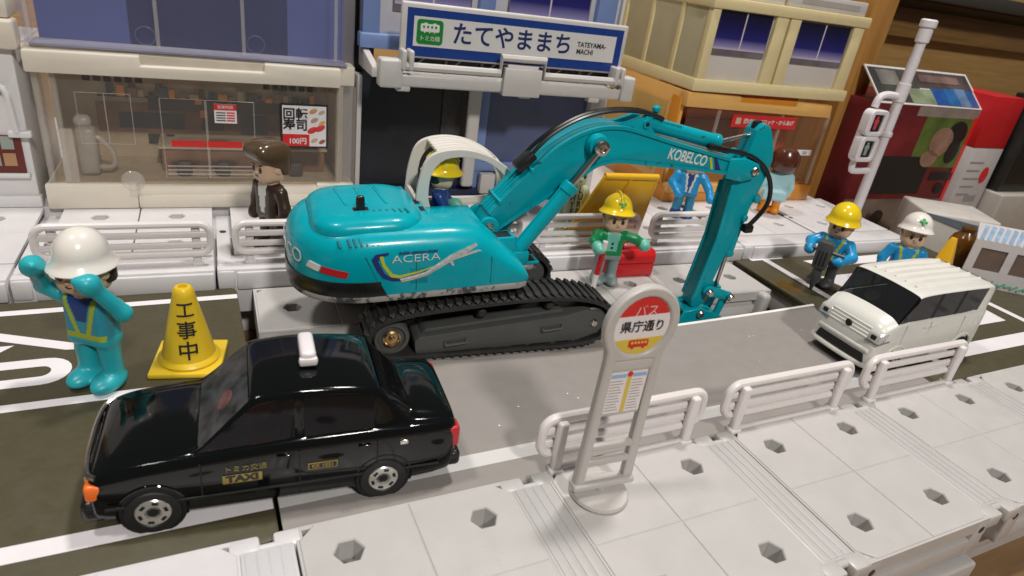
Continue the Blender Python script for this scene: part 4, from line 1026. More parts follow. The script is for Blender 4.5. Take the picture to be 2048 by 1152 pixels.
b = NB(); bx(b, -.40, -.06, -.053, -.045, 2.92, 3.0, 0); bx(b, .08, .39, -.053, -.045, 2.92, 3.0, 0); finish('blue_header', b, mat('pale_blue_print', (.30, .45, .70), .4), BS)
b = NB(); lathe(b, [(0, 0), (.06, 0), (.06, .01), (0, .01)], 14, Matrix.Translation((.012, -.047, 2.99)) @ Matrix.Rotation(math.pi/2, 4, 'X')); finish('red_dot', b, m_sred, BS)
b = NB()
for k in range(11):
    for x0, x1 in ((-.40, -.10-.03*(k % 3)), (.09, .36-.02*(k % 4))):
        bx(b, x0, x1, -.051, -.045, 2.18+k*.066, 2.196+k*.066, 0)
finish('timetable_rows', b, mat('print_grey', (.30, .29, .28), .5), BS)

m_cone = mat('yellow_plastic', (.72, .50, .022), .32, var=.03, sss=.1)
CN = thing('construction_cone', 'yellow construction cone with black lettering beside the black taxi', 'cone', (-.42, 15.72, 0), math.radians(-11))
b = NB(); rbox(b, (0, 0, .07), (1.62, 1.62, .14), .05, 2); finish('base', b, m_cone, CN)
b = NB(); lathe(b, [(.70, .12), (.72, .20), (.67, .26), (.62, .30), (.255, 1.92), (.235, 2.06), (.18, 2.13), (.10, 2.14), (.09, 2.05), (0, 2.05)], 40); finish('cone_body', b, m_cone, CN)
def conetext(s, z, size):
    o = text('cone_lettering', s, size, m_ink, CN, (0, 0, 0), (0, 0, 0), bold=.005, depth=.004)
    aim = -math.pi/2+.20; slice_x(o.data, .04*S)
    for v in o.data.vertices:
        h = z+v.co.y/S; r = .62+(.255-.62)*(h-.30)/1.62; a = aim+v.co.x/S/r; rr = r+.010+v.co.z/S
        v.co = Vector((rr*math.cos(a), rr*math.sin(a), h))*S
conetext('工', 1.62, .42); conetext('事', 1.12, .46); conetext('中', .60, .50)
# ================================================================== toy figures
def sd(p, pr):
    k = pr[0]
    if k == 'cap':
        a, b, ra, rb = np.array(pr[1]), np.array(pr[2]), pr[3], pr[4]
        ba = b-a; t = np.clip(((p-a)@ba)/max(1e-9, ba@ba), 0, 1); return np.linalg.norm(p-a-t[..., None]*ba, axis=-1)-(ra+(rb-ra)*t)
    if k == 'ell':
        c, r = np.array(pr[1]), np.array(pr[2]); q = (p-c)/r; l = np.linalg.norm(q, axis=-1); return (l-1)*r.min()*np.clip(1, .2, 1)*(1+0*l)
    if k == 'box':
        c, h, r = np.array(pr[1]), np.array(pr[2]), pr[3]; q = np.abs(p-c)-(h-r)
        return np.linalg.norm(np.maximum(q, 0), axis=-1)+np.minimum(q.max(-1), 0)-r
m_skin = mat('figure_skin', (.66, .46, .30), .42, var=.02, sss=.15)
m_hair = mat('dark_hair', (.012, .010, .010), .35, var=.1)
def figure(name, label, loc, rotz, cols, rarm, larm, group, matfn=None, h=.05, scale=1, legs='stand', handr=.19, skirt=False, armr=.18, head=True, tilt=0, headm=0):
    """cols: materials [skin, shirt, trousers, shoes, hands, trim...]; facing -y; arms as [(elbow), (hand)]"""
    root = thing(name, label, 'toy figure', loc, rotz, group); root.scale = (scale,)*3
    pr = []; mi = []
    def add(m, *q): pr.append(q); mi.append(m)
    if legs == 'stand':
        for s in (-1, 1):
            add(3, 'ell', (s*.28, -.14, .17), (.27, .44, .20)); add(2, 'cap', (s*.28, .02, .28), (s*.26, 0, 1.15), .20, .225)
    else:
        for s in (-1, 1):
            add(2, 'cap', (s*.27, -.05, .95), (s*.27, -.62, .92), .24, .22); add(2, 'cap', (s*.27, -.62, .92), (s*.27, -.66, .50), .22, .2); add(3, 'ell', (s*.27, -.75, .40), (.22, .32, .14))
    add(2, 'box', (0, 0, 1.16), (.47, .28, .14), .13)
    if skirt: add(1, 'box', (0, 0, 1.02), (.62, .40, .28), .15)
    add(1, 'box', (0, 0, 1.68), (.46, .29, .50), .16)
    add(0, 'cap', (0, -.02, 2.1), (0, -.02, 2.3), .22, .22)
    if head: add(0, 'box', (0, -.03, 2.64), (.42, .40, .42), .24)
    for sx, arm in ((-1, rarm), (1, larm)):
        e, hd = arm; sh = (sx*.56, 0, 1.98)
        add(1, 'cap', sh, e, armr+.025, armr); add(1, 'cap', e, hd, armr, armr-.02)
        add(4, 'ell', hd, (handr, handr*1.15, handr*1.1))
        d = np.array(hd)-np.array(e); d = d/np.linalg.norm(d); t = np.array(hd)+d*handr*.55
        add(4, 'cap', tuple(np.array(hd)+d*.05+np.array((-sx*.10, -.06, 0))), tuple(t+np.array((-sx*.12, -.10, .02))), .07, .065)   # thumb
        for k in (-1, 0, 1): add(4, 'cap', tuple(np.array(hd)+d*.08+np.array((k*.07, 0, 0))), tuple(t+np.array((k*.07, -.06, 0))), .07, .065)
    lo = np.array([min(-.85, rarm[0][0]-.4, rarm[1][0]-.4), min(-.75, rarm[1][1]-.45, larm[1][1]-.45, -1.15 if legs == 'sit' else 0), -.03]); hi = np.array([max(.85, larm[0][0]+.4, larm[1][0]+.4), .62, max(3.2, rarm[1][2]+.4, larm[1][2]+.4)])
    N = np.ceil((hi-lo)/h).astype(int)+1
    G = np.stack(np.meshgrid(*[lo[i]+h*np.arange(N[i]) for i in range(3)], indexing='ij'), -1)
    K = .035; D = np.stack([sd(G, q) for q in pr])
    F = -K*np.log(np.maximum(1e-30, np.exp(-np.clip(D/K, -30, 60)).sum(0)))
    V, Q = nets(F, lo, h)
    V[:, 2] = np.maximum(V[:, 2], 0)
    me = bpy.data.meshes.new('body'); me.from_pydata((V*S).tolist(), [], Q)
    for m in cols: me.materials.append(m)
    cen = np.array([V[q].mean(0) for q in Q]); own = np.array(mi)[np.argmin(np.stack([sd(cen, q) for q in pr]), 0)]
    if matfn: own = matfn(cen, own)
    me.polygons.foreach_set('material_index', own.astype(np.int32)); me.polygons.foreach_set('use_smooth', np.ones(len(Q), bool)); me.update()
    o = bpy.data.objects.new('body', me); col.objects.link(o); o.parent = root
    q = o.modifiers.new('smooth', 'SMOOTH'); q.factor = .5; q.iterations = 2
    return root
def face(root, eye=m_ink, mouth=True, z=2.66, m_mouth=None, brow=True):
    for s in (-1, 1):
        b = NB(); lathe(b, [(0, 0), (.082, 0), (.065, .02), (0, .022)], 12, Matrix.Translation((s*.165, -.424, z)) @ Matrix.Rotation(math.pi/2, 4, 'X') @ Matrix.Diagonal((.85, 1.25, 1, 1))); finish('eye', b, eye, root)
        if brow:
            b = NB(); rbox(b, (s*.165, -.432, z+.14), (.17, .03, .035), .012, 1, Matrix.Translation((s*.165, 0, z+.14)) @ Matrix.Rotation(-s*.25, 4, 'Y') @ Matrix.Translation((-s*.165, 0, -z-.14))); finish('eyebrow', b, eye, root)
    b = NB(); lathe(b, [(.05, -.02), (.06, .0), (.04, .05), (0, .06)], 10, Matrix.Translation((0, -.42, z-.09)) @ Matrix.Rotation(math.pi/2, 4, 'X')); finish('nose', b, m_skin, root)
    if mouth:
        b = NB(); tube(b, [(-.07, -.428, z-.19), (0, -.437, z-.205), (.07, -.428, z-.19)], .016, 5); finish('mouth', b, eye, root)
    for s in (-1, 1):
        b = NB(); lathe(b, [(0, -.05), (.10, -.04), (.11, .0), (.07, .06), (0, .07)], 12, Matrix.Translation((s*.42, .02, z-.02)) @ Matrix.Rotation(s*math.pi/2, 4, 'Y')); finish('ear', b, m_skin, root)
def hairback(root, m=m_hair, z0=2.45, z1=3.0):
    b = NB(); P = rrect(-.46, .46, -.05, .46, .22, 5); prism(b, P, z0, z1, 'xy', .08, 2, ang=.8)
    finish('hair', b, m, root)
def helmet(root, m, z=2.86, r=.70, brim=.16, cross=None, tiltx=0, ridge=True, ht=.82):
    M = Matrix.Translation((0, 0, z)) @ Matrix.Rotation(tiltx, 4, 'X') @ Matrix.Diagonal((1, 1.10, 1, 1))
    pr = [(r*.86, .06), (r*.92, -.02), (r+brim, -.06), (r+brim+.02, -.03), (r+brim*.9, .02), (r+.03, .10), (r, .20)]
    for t in np.linspace(.1, math.pi/2, 9): pr.append((max(0, r*math.cos(t)), .18+(ht-.18)*math.sin(t)))
    pr[-1] = (0, ht); b = NB(); lathe(b, pr, 32, M); h = finish('helmet', b, m, root, angle=.9)
    if ridge:
        b = NB(); P = [(0, r*1.08*math.cos(t), .20+(ht-.18)*math.sin(t)) for t in np.linspace(.35, math.pi-.35, 14)]
        tube(b, P, .055, 8, M=Matrix.Translation((0, 0, z)) @ Matrix.Rotation(tiltx, 4, 'X'), sq=1.6); finish('ridge', b, m, h)
    if cross:
        b = NB(); t = .42; q = Vector((0, -(r*math.cos(t)+.02)*1.10, .18+(ht-.18)*math.sin(t))); Mx = Matrix.Translation((0, 0, z)) @ Matrix.Rotation(tiltx, 4, 'X') @ Matrix.Translation(q) @ Matrix.Rotation(-.48, 4, 'X')
        rbox(b, (0, 0, 0), (.09, .05, .28), .01, 1, Mx); rbox(b, (0, -.002, 0), (.28, .05, .09), .01, 1, Mx); finish('green_cross', b, cross, h)
    return h
m_hw = mat('white_helmet', (.78, .75, .69), .2, var=.02, coat=.4); m_hy = mat('yellow_helmet', (.80, .58, .01), .2, var=.03, coat=.4)
m_gx = mat('green_mark', (.01, .30, .06), .4, var=0)
m_cy = mat('turquoise_figure', (.02, .40, .46), .34, var=.03, sss=.1); m_cyd = mat('turquoise_shirt', (.03, .30, .40), .36, var=.05)
m_lime = mat('lime_strap', (.42, .48, .02), .4, var=.05)
m_bl = mat('blue_figure', (.012, .27, .56), .3, var=.03, sss=.08); m_dg = mat('dark_grey_figure', (.06, .065, .065), .4, var=.05)
m_gr = mat('green_shirt', (.005, .23, .075), .36, var=.04); m_mint = mat('mint_figure', (.16, .52, .40), .36, var=.03, sss=.1); m_ggy = mat('grey_green_trousers', (.22, .29, .28), .38, var=.03)
m_br = mat('brown_suit', (.034, .020, .012), .30, var=.06); m_brh = mat('brown_hair', (.085, .052, .026), .22, var=.05, coat=.3)
m_navyf = mat('navy_figure', (.01, .05, .22), .35, var=.05); m_lb = mat('pale_blue_dress', (.36, .60, .64), .4, var=.03, sss=.1)
m_or = mat('orange_legs', (.72, .25, .01), .34, var=.04, sss=.1); m_rdh = mat('auburn_hair', (.075, .018, .008), .2, var=.05, coat=.4)
m_pg = mat('pale_green_plastic', (.50, .60, .42), .3, var=.05, alpha=.82, sss=.2); m_tea = mat('white_tee', (.62, .64, .60), .42, var=.03)
GW = 'toy figures in helmets at the road works'; GP = 'toy figures on the far pavement'
def vest(c, own, belt=5, inner=None):
    own = own.copy(); f = c[:, 1] < -.12; t = (own == 1) | (own == 2)
    zz = c[:, 2]; x = np.abs(c[:, 0])
    t &= x < .45
    w = np.abs(x-(.10+.24*(zz-1.30)/.85)) < .05
    if inner is not None: own[t & f & (zz > 1.62) & (x < .10+.30*(zz-1.62))] = inner
    own[t & f & w & (zz > 1.30) & (zz < 2.2)] = belt
    own[t & (np.abs(zz-1.30) < .06)] = belt
    return own
A = figure('toy_figure', 'turquoise toy worker in white helmet saluting with both arms raised beside yellow cone', (-2.28, 15.26, 0), math.radians(-36),
           [m_skin, m_cyd, m_cy, m_cy, m_cy, m_lime, m_navyf], [(-.84, -.16, 2.22), (-.58, -.56, 2.86)], [(.88, -.16, 1.98), (.62, -.58, 2.74)], GW,
           lambda c, o: vest(np.where(True, c, c), np.where((o == 1) & (np.abs(c[:, 0]) > .52), 2, o), 5, 6), h=.025, handr=.19, armr=.16, scale=1.10)
face(A); hairback(A, z0=2.4, z1=2.84); helmet(A, m_hw, 2.84, .475, .115, ht=.74, ridge=False)
def gfn(c, o):
    o = o.copy(); f = c[:, 1] < -.2
    o[(o == 1) & f & (np.abs(c[:, 0]) < .20+.06*(c[:, 2]-1.4)) & (c[:, 2] > 1.45)] = 5
    o[(o == 1) & (np.abs(c[:, 2]-1.20) < .035)] = 6
    return o
B = figure('toy_figure', 'toy worker in green shirt and yellow helmet holding a red and white baton', (13.42, 17.95, 0), math.radians(-18),
           [m_skin, m_gr, m_ggy, m_ggy, m_mint, m_mint, m_tea], [(-.72, -.25, 1.78), (-.62, -.62, 1.66)], [(.92, -.05, 1.92), (1.28, -.10, 1.72)], GW, gfn, h=.045, scale=.95, handr=.23)
face(B); hairback(B, z0=2.55); helmet(B, m_hy, 2.93, .53, .13, m_gx, ht=.70, tiltx=-.16)
for z in (1.75, 1.58): 
    b = NB(); lathe(b, [(0, 0), (.05, 0), (.04, .02), (0, .02)], 10, Matrix.Translation((0, -.305, z)) @ Matrix.Rotation(math.pi/2, 4, 'X')); finish('button', b, m_ink, B)
BT = thing('baton', 'red and white traffic baton held by the worker in green shirt', 'baton', (12.72, 17.42, 0), 0)
b = NB(); cyl(b, (0, 0, .62), (.06, -.02, 1.55), .11, n=16, bev=.02); finish('red_shaft', b, m_red, BT)
b = NB(); cyl(b, (-.035, 0, 0.0), (0, 0, .64), .095, .105, n=16, bev=.02); cyl(b, (.06, -.02, 1.55), (.085, -.02, 1.92), .10, n=16, bev=.02); finish('white_end', b, m_white, BT)
Cw = figure('toy_figure', 'toy worker in blue with a plain yellow helmet gripping a jackhammer', (22.95, 16.15, .004), math.radians(-66),
            [m_skin, m_bl, m_dg, m_dg, m_bl, m_lime], [(-.86, -.34, 1.80), (-.66, -.92, 1.66)], [(.86, -.30, 1.62), (.56, -.90, 1.50)], GW, lambda c, o: vest(c, np.where((o == 1) & (c[:, 2] < 1.2), 2, o), 5), h=.05, scale=.97, handr=.22, armr=.2)
face(Cw); hairback(Cw, z0=2.5); helmet(Cw, m_hy, 2.88, .58, .09, ht=.80, ridge=False)
JH = thing('jackhammer', 'dark grey toy jackhammer standing in front of the blue worker', 'jackhammer', (22.02, 15.80, .004), (0, 0, math.radians(-62)))
b = NB(); prism(b, [(-.26, 1.0), (.26, 1.0), (.30, 2.0), (.22, 2.12), (-.22, 2.12), (-.30, 2.0)], -.22, .22, 'xz', .05, 2); finish('housing', b, m_dg, JH)
b = NB()
for x in (-.14, 0, .14): bx(b, x-.03, x+.03, -.245, -.2, 1.15, 1.75, .01)
finish('rib', b, m_black, JH)
b = NB(); lathe(b, [(0, 0), (.05, 0.0), (.10, .25), (.15, .4), (.17, .95), (.24, 1.02)], 14); finish('chisel', b, m_dg, JH)
for s in (-1, 1):
    b = NB(); cyl(b, (s*.2, 0, 1.72), (s*.75, .02, 1.70), .07, n=10, bev=.02); finish('handle', b, m_dg, JH)
D_ = figure('toy_figure', 'toy worker in blue with white helmet and green cross standing behind the van', (25.7, 14.95, .004), math.radians(-42),
            [m_skin, m_bl, m_dg, m_dg, m_bl, m_lime], [(-.80, -.05, 1.5), (-.78, -.2, 1.10)], [(.80, -.05, 1.5), (.78, -.2, 1.10)], GW, lambda c, o: vest(c, o, 5), h=.055, scale=.97)
face(D_); hairback(D_, z0=2.5); helmet(D_, m_hw, 2.92, .55, .11, m_gx, ht=.72, ridge=False, tiltx=-.14)
# driver in the cab
Mx = Matrix.Translation(Vector((4.712, 16.679, 0))) @ Euler((0, math.radians(-3.5), math.radians(-5))).to_matrix().to_4x4()
pd = Mx @ Vector((1.98, 1.20, 1.98))
E_ = figure('toy_figure', 'toy driver in yellow helmet and blue top sitting in the excavator cab', pd, (0, 0, math.radians(68)),
            [m_skin, m_navyf, m_dg, m_dg, m_mint, m_bl], [(-.66, -.30, 1.45), (-.45, -.62, 1.42)], [(.66, -.30, 1.45), (.45, -.62, 1.42)], GW, None, h=.05, scale=.80, legs='sit', handr=.22)
face(E_); hairback(E_, z0=2.42); helmet(E_, m_hy, 2.84, .56, .15, ht=.72)
# figures on the far pavement
def suit(c, o):
    o = o.copy(); o[(o == 1) & (c[:, 1] < -.2) & (np.abs(c[:, 0]) < .10+.14*(c[:, 2]-1.25)) & (c[:, 2] > 1.25)] = 5; return o
F_ = figure('toy_figure', 'toy man with brown swept hair and brown suit standing before the sushi shop', rear(2.15, 21.25, ZR), math.radians(-62),
            [m_skin, m_br, m_br, m_br, m_br, m_tea], [(-.72, .0, 1.5), (-.70, -.1, 1.02)], [(.74, .0, 1.5), (.72, -.1, 1.02)], GP, suit, h=.05, scale=1.02)
face(F_)
b = NB(); secs = []
for z, x, y0, y1 in ((2.50, .46, .16, .50), (2.72, .50, .0, .54), (2.88, .51, -.36, .55), (3.02, .52, -.60, .55), (3.22, .51, -.66, .54), (3.40, .47, -.60, .48), (3.50, .36, -.44, .34), (3.53, .2, -.3, .2)):
    secs.append([(px, py, z) for px, py in rrect(-x, x, y0, y1, min(.24, (y1-y0)*.4), 5)])
loft(b, secs); finish('hair', b, m_brh, F_, angle=1.0)
G_ = figure('toy_figure', 'toy figure in blue suit with white lapels leaning forward behind guard rail', rear(20.25, 23.1, ZR), (math.radians(4), 0, math.radians(-34)),
            [m_skin, m_bl, mat('teal_blue_trousers', (.012, .20, .34), .34), m_navyf, m_bl, m_tea, m_navyf], [(-.75, -.12, 1.60), (-.42, -.42, 1.25)], [(.86, -.15, 1.62), (1.05, -.42, 1.22)], GP,
            lambda c, o: np.where((o == 1) & (c[:, 1] < -.2) & (np.abs(np.abs(c[:, 0])-.05-.16*(c[:, 2]-1.2)) < .045) & (c[:, 2] > 1.3), 5, np.where((o == 1) & (c[:, 1] < -.2) & (np.abs(c[:, 0]) < .05+.16*(c[:, 2]-1.2)), 6, o)), h=.042)
face(G_); hairback(G_, m_brh, 2.5, 3.16)
H_ = figure('toy_figure', 'toy girl with round auburn hair, pale blue dress and orange legs by orange shop', rear(25.75, 23.25, ZR), math.radians(150),
            [m_skin, m_lb, m_or, m_or, m_skin, m_lb], [(-.70, .0, 1.5), (-.68, -.1, 1.12)], [(.70, .0, 1.5), (.68, -.1, 1.12)], GP, None, h=.055, scale=.98, skirt=True)
face(H_)
b = NB(); lathe(b, [(0, 2.18), (.38, 2.2), (.62, 2.38), (.72, 2.7), (.68, 3.05), (.48, 3.32), (.2, 3.42), (0, 3.43)], 28, Matrix.Translation((0, .12, 0)) @ Matrix.Diagonal((1, .86, 1, 1))); finish('hair', b, m_rdh, H_)
I_ = figure('toy_figure', 'pale green translucent toy figure with black writing on its robe', rear(13.1, 21.1, ZR), math.radians(5),
            [m_pg, m_pg, m_pg, m_pg, m_pg], [(-.75, -.1, 1.5), (-.68, -.2, 1.0)], [(.75, -.1, 1.5), (.68, -.2, 1.0)], GP, None, h=.06)
text('robe_lettering', 'E L\nH U\nY R\nE P', .34, m_ink, I_, (.02, -.335, 1.66), FRONT, bold=.006, lines=.85)
face(I_)

# ---- tool box, folding sign, far cone
TB = thing('toolbox', 'red toy toolbox on the bare block behind the worker in green', 'toolbox', (14.85, 18.55, 0), math.radians(-3))
m_tbr = mat('red_plastic', (.55, .012, .016), .32, var=.04, sss=.1)
b = NB(); prism(b, [(-.42, .0), (.42, .0), (.44, .55), (-.44, .55)], -.95, .95, 'yz', .05, 2); finish('box', b, m_tbr, TB)
b = NB(); prism(b, [(-.45, .57), (.45, .57), (.40, .86), (.24, 1.04), (-.24, 1.04), (-.40, .86)], -.97, .97, 'yz', .05, 2); finish('lid', b, m_tbr, TB)
b = NB(); tube(b, smoothpath([(-.42, 0, .98), (-.42, 0, 1.22), (-.34, 0, 1.34), (.34, 0, 1.34), (.42, 0, 1.22), (.42, 0, .98)], 4), .10, 10); finish('handle', b, m_tbr, TB)
for o in list(TB.children):
    if o.name.startswith(('box', 'lid')): o.rotation_euler = (0, 0, 0)
FS = thing('folding_sign', 'tall yellow board leaning over the guard rail behind the worker in green', 'sign', rear(14.95, 20.95, ZR), (0, 0, math.radians(-5)))
m_fs = mat('amber_yellow_plastic', (.76, .43, .015), .34, var=.03, sss=.1)
lean = Matrix.Rotation(.30, 4, 'X')
b = NB(); prism(b, [(-2.0, 0), (1.4, 0), (1.2, 3.05), (-1.1, 3.05)], -.05, .05, 'xz', .04, 2, lean); finish('panel', b, m_fs, FS)
b = NB(); tube(b, [(-.45, -.07, .1), (0, -.07, 3.0)], .06, 6, M=lean); finish('rib', b, m_fs, FS)
b = NB(); tube(b, [(-1.1, 0, 3.02), (1.2, 0, 3.02)], .13, 12, M=lean); finish('top_hinge', b, m_fs, FS)
for s_ in (-1, 1):
    b = NB(); tube(b, [(-1.98 if s_ < 0 else 1.38, 0, .03), (-1.08 if s_ < 0 else 1.18, 0, 3.0)], .07, 8, M=lean); finish('edge_rim', b, m_fs, FS)
C2 = thing('small_cone', 'small yellow wedge-shaped cone behind the van roof', 'cone', (29.3, 15.35, .004), .3)
b = NB(); rbox(b, (0, 0, .05), (1.2, 1.2, .1), .04); finish('base', b, m_fs, C2)
b = NB(); loft(b, [[(x*w, y*w, z) for x, y in rrect(-.5, .5, -.5, .5, .12, 3)] for w, z in ((1, .08), (.62, 1.0), (.30, 1.95), (.22, 2.1))]); finish('cone_body', b, m_fs, C2)
# ================================================================== buildings of the back row (drawn in the turned frame)
m_clr = mat('clear_acrylic', (.80, .76, .70), .06, var=0, alpha=.045, spec=.5)
m_clre = mat('clear_acrylic_edge', (.74, .70, .64), .12, var=0, alpha=.22)
m_clrb = mat('blue_tinted_acrylic', (.30, .32, .60), .07, var=0, alpha=.13)
m_crm = mat('cream_plastic', (.70, .645, .55), .35, var=.02, sss=.1)
m_bei = mat('beige_print', (.42, .32, .21), .5, var=.12, vscale=1.5)
m_brw = mat('brown_print', (.22, .105, .05), .5, var=.3, vscale=1.2)
m_dbr = mat('dark_brown_print', (.035, .020, .014), .5, var=.3)
m_dbl = mat('dark_blue_print', (.02, .03, .06), .5, var=.3)
class Bld:
    def __init__(s, name, label, xc, yf, cat='building', rot=None):
        s.xc, s.yf = xc, yf; s.root = thing(name, label, cat, rear(xc, yf, ZR), RA, 'toy buildings in the back row')
    def p(s, name, x0, x1, y0, y1, z0, z1, m, r=.03, parent=None, seg=2):
        b = NB(); bx(b, x0-s.xc, x1-s.xc, y0-s.yf, y1-s.yf, z0-ZR, z1-ZR, r, seg); return finish(name, b, m, parent or s.root)
    def poly(s, name, pts, y0, y1, m, r=0, parent=None, holes=None):
        b = NB(); P = [(x-s.xc, z-ZR) for x, z in pts]
        if holes: plate(b, P, [[(x-s.xc, z-ZR) for x, z in h] for h in holes], y0-s.yf, y1-s.yf)
        else: prism(b, P, y0-s.yf, y1-s.yf, 'xz', r, 2)
        return finish(name, b, m, parent or s.root)
    def t(s, name, txt, size, m, x, y, z, parent=None, **k): return text(name, txt, size, m, parent or s.root, (x-s.xc, y-s.yf, z-ZR), FRONT, **k)
    def ridge(s, name, pts, y, m, r=.03, closed=True, parent=None):
        b = NB(); tube(b, [(x-s.xc, y-s.yf, z-ZR) for x, z in pts], r, 6, closed); return finish(name, b, m, parent or s.root)
rect = lambda x0, x1, z0, z1: [(x0, z0), (x1, z0), (x1, z1), (x0, z1)]
# ---- sushi shop
B = Bld('sushi_shop', 'cream toy sushi shop with clear front, red strip and sushi poster', .4, 24.9)
B.p('base', -4.66, 5.55, 24.95, 29.4, ZR, 1.42, m_crm, .08); B.p('base_block', -4.64, -1.95, 24.85, 25.2, ZR, 1.50, m_crm, .07); B.p('base_step', -1.95, 5.52, 24.86, 25.2, ZR, 1.10, m_crm, .06); B.p('base_sill', 4.1, 5.52, 24.88, 25.3, 1.0, 1.52, m_crm, .06)
B.p('shop_floor', -4.5, 5.4, 25.2, 29.2, 1.42, 1.50, m_bei, 0)
B.p('back_wall', -4.6, 5.5, 28.2, 28.5, 1.4, 5.2, m_bei, 0)
B.p('side_wall', 4.95, 5.1, 25.3, 28.3, 1.45, 5.2, m_bei, 0); B.p('side_wall', -4.55, -4.45, 25.3, 28.3, 1.45, 5.2, m_clr, 0)
for i, (x0, x1, z0, z1, m) in enumerate(((-3.3, 4.6, 2.45, 3.55, m_brw), (-1.6, 4.6, 3.3, 3.75, m_dbr), (-3.2, 4.7, 3.75, 3.82, m_dbr), (-2.6, -.4, 2.62, 3.2, m_dbl), (.2, 1.0, 2.6, 3.3, m_dbr), (1.6, 2.6, 2.5, 3.25, m_dbl), (3.2, 4.4, 2.6, 3.4, m_dbr), (-1.7, -1.3, 2.05, 2.4, m_ink), (-1.1, -.8, 2.05, 2.4, m_ink))):
    B.p('shop_print', x0, x1, 28.16-.008*i, 28.2, z0, z1, m, 0)
for x0, x1 in ((-3.6, -1.6), (2.5, 4.5)):
    for k in range(6):
        xx = x0+(x1-x0)*k/6; B.p('sign_character', xx, xx+.22, 28.15, 28.19, 4.28, 4.55, m_dbr, 0)
for k, (x, z, c) in enumerate(((-2.9, 3.95, m_dbl), (-2.2, 3.98, m_dbl), (-1.3, 4.0, m_dbl), (0, 3.9, mat('orange_lamp_print', (.40, .13, .02), .5)), (0, 3.6, m_or), (.15, 3.1, m_or))):
    B.p('shop_print', x, x+.25, 28.11, 28.15, z, z+.28, c, 0)
for k in range(22):
    x = -2.9+k*.34; B.p('shelf_item', x, x+.2+.06*(k % 3), 27.95, 28.1, 3.82, 4.0+.07*(k*7 % 4), (m_dbl, m_brw, m_dbr, m_or, m_bei)[(k*3) % 5], .02)
B.p('counter', -1.2, 4.6, 26.4, 27.6, 1.5, 2.35, m_brw, .05); B.p('counter_top', -1.3, 4.7, 26.3, 27.7, 2.35, 2.45, m_bei, .03)
for k in range(4): B.p('stool', -.7+k*1.3, -.2+k*1.3, 25.75, 26.1, 1.5, 2.05, m_dbr, .1)
m_reg = mat('milky_plastic', (.46, .41, .34), .3, var=.05, alpha=.6)
RG = B.p('register', -3.72, -3.1, 25.7, 26.4, 1.5, 3.2, m_reg, .18, seg=3)
b = NB(); tube(b, smoothpath([(-3.2-.4, 25.9-24.9, 2.85-ZR), (-2.98-.4, 25.9-24.9, 2.8-ZR), (-2.66-.4, 25.9-24.9, 2.3-ZR), (-2.7-.4, 25.9-24.9, 1.85-ZR), (-3.15-.4, 25.9-24.9, 1.8-ZR)], 4), .09, 8); finish('register_handle', b, m_reg, RG)
b = NB(); bx(b, -3.75-.4, -3.2-.4, 25.9-24.9, 26.4-24.9, 3.1-ZR, 3.55-ZR, .2, 3); finish('register_screen', b, m_reg, RG)
B.poly('front_pane', rect(-4.5, 4.92, 1.50, 5.16), 25.02, 25.08, m_clr)
for x in (-4.42, -3.96, 4.9): B.p('pane_post', x-.07, x+.09, 24.98, 25.3, 1.52, 5.14, m_clre, .03)
B.p('pane_post', -4.05, -3.62, 24.97, 25.1, 1.52, 3.35, m_clre, .03)
for P in (rect(-3.4, -1.85, 2.88, 4.55), rect(-1.0, .38, 1.72, 4.48), rect(.42, 1.95, 1.72, 4.48)): B.ridge('window_ridge', P, 25.02, m_clre, .022)
B.ridge('window_ridge', [(-2.6, 2.88), (-2.6, 4.55)], 25.02, m_clre, .02, False)
for z in (1.85, 2.0, 2.14): B.ridge('door_step_line', [(-.95, z), (1.9, z)], 25.0, m_clre, .03, False)
b = NB(); lathe(b, [(.33, 0), (.37, .05), (.33, .1), (.28, .05)], 20, Matrix.Translation((-2.05-.4, 24.93-24.9, 1.62-ZR)) @ Matrix.Rotation(math.pi/2, 4, 'X')); cyl(b, (-2.05-.4, .04, 1.1-ZR), (-2.05-.4, .04, 1.6-ZR), .18, n=12); finish('hinge_lug', b, m_clre, B.root)
B.p('red_strip', -.75, .36, 24.99, 25.02, 2.84, 3.06, m_sred, 0); B.p('red_strip', .40, 1.52, 24.99, 25.02, 2.84, 3.06, m_sred, 0)
nt_ = B.p('notice', .66, 1.38, 24.97, 25.01, 3.72, 4.38, m_wgloss, 0); B.p('notice_header', .66, 1.38, 24.955, 24.972, 4.18, 4.38, m_sred, 0, nt_.parent)
B.t('notice_lettering', '営業時間', .13, m_wht, 1.02, 24.95, 4.28)
for k in range(4): B.p('notice_line', .72, 1.02, 24.955, 24.972, 3.80+k*.09, 3.83+k*.09, m_ink, 0); B.p('notice_line', 1.06, 1.32, 24.955, 24.972, 3.80+k*.09, 3.84+k*.09, m_sred, 0)
po = B.p('poster', 2.83, 4.50, 24.955, 25.01, 2.92, 4.52, m_ink, 0)
B.p('poster_sheet', 2.90, 4.44, 24.945, 24.96, 2.98, 4.46, m_wgloss, 0)
B.t('poster_lettering', '回転\n寿司', .44, m_ink, 3.35, 24.938, 3.93, bold=.012, lines=.92)
B.p('poster_red', 2.90, 3.84, 24.937, 24.95, 2.98, 3.42, m_sred, 0); B.t('poster_lettering', '100円', .26, m_wht, 3.42, 24.93, 3.16, bold=.006)
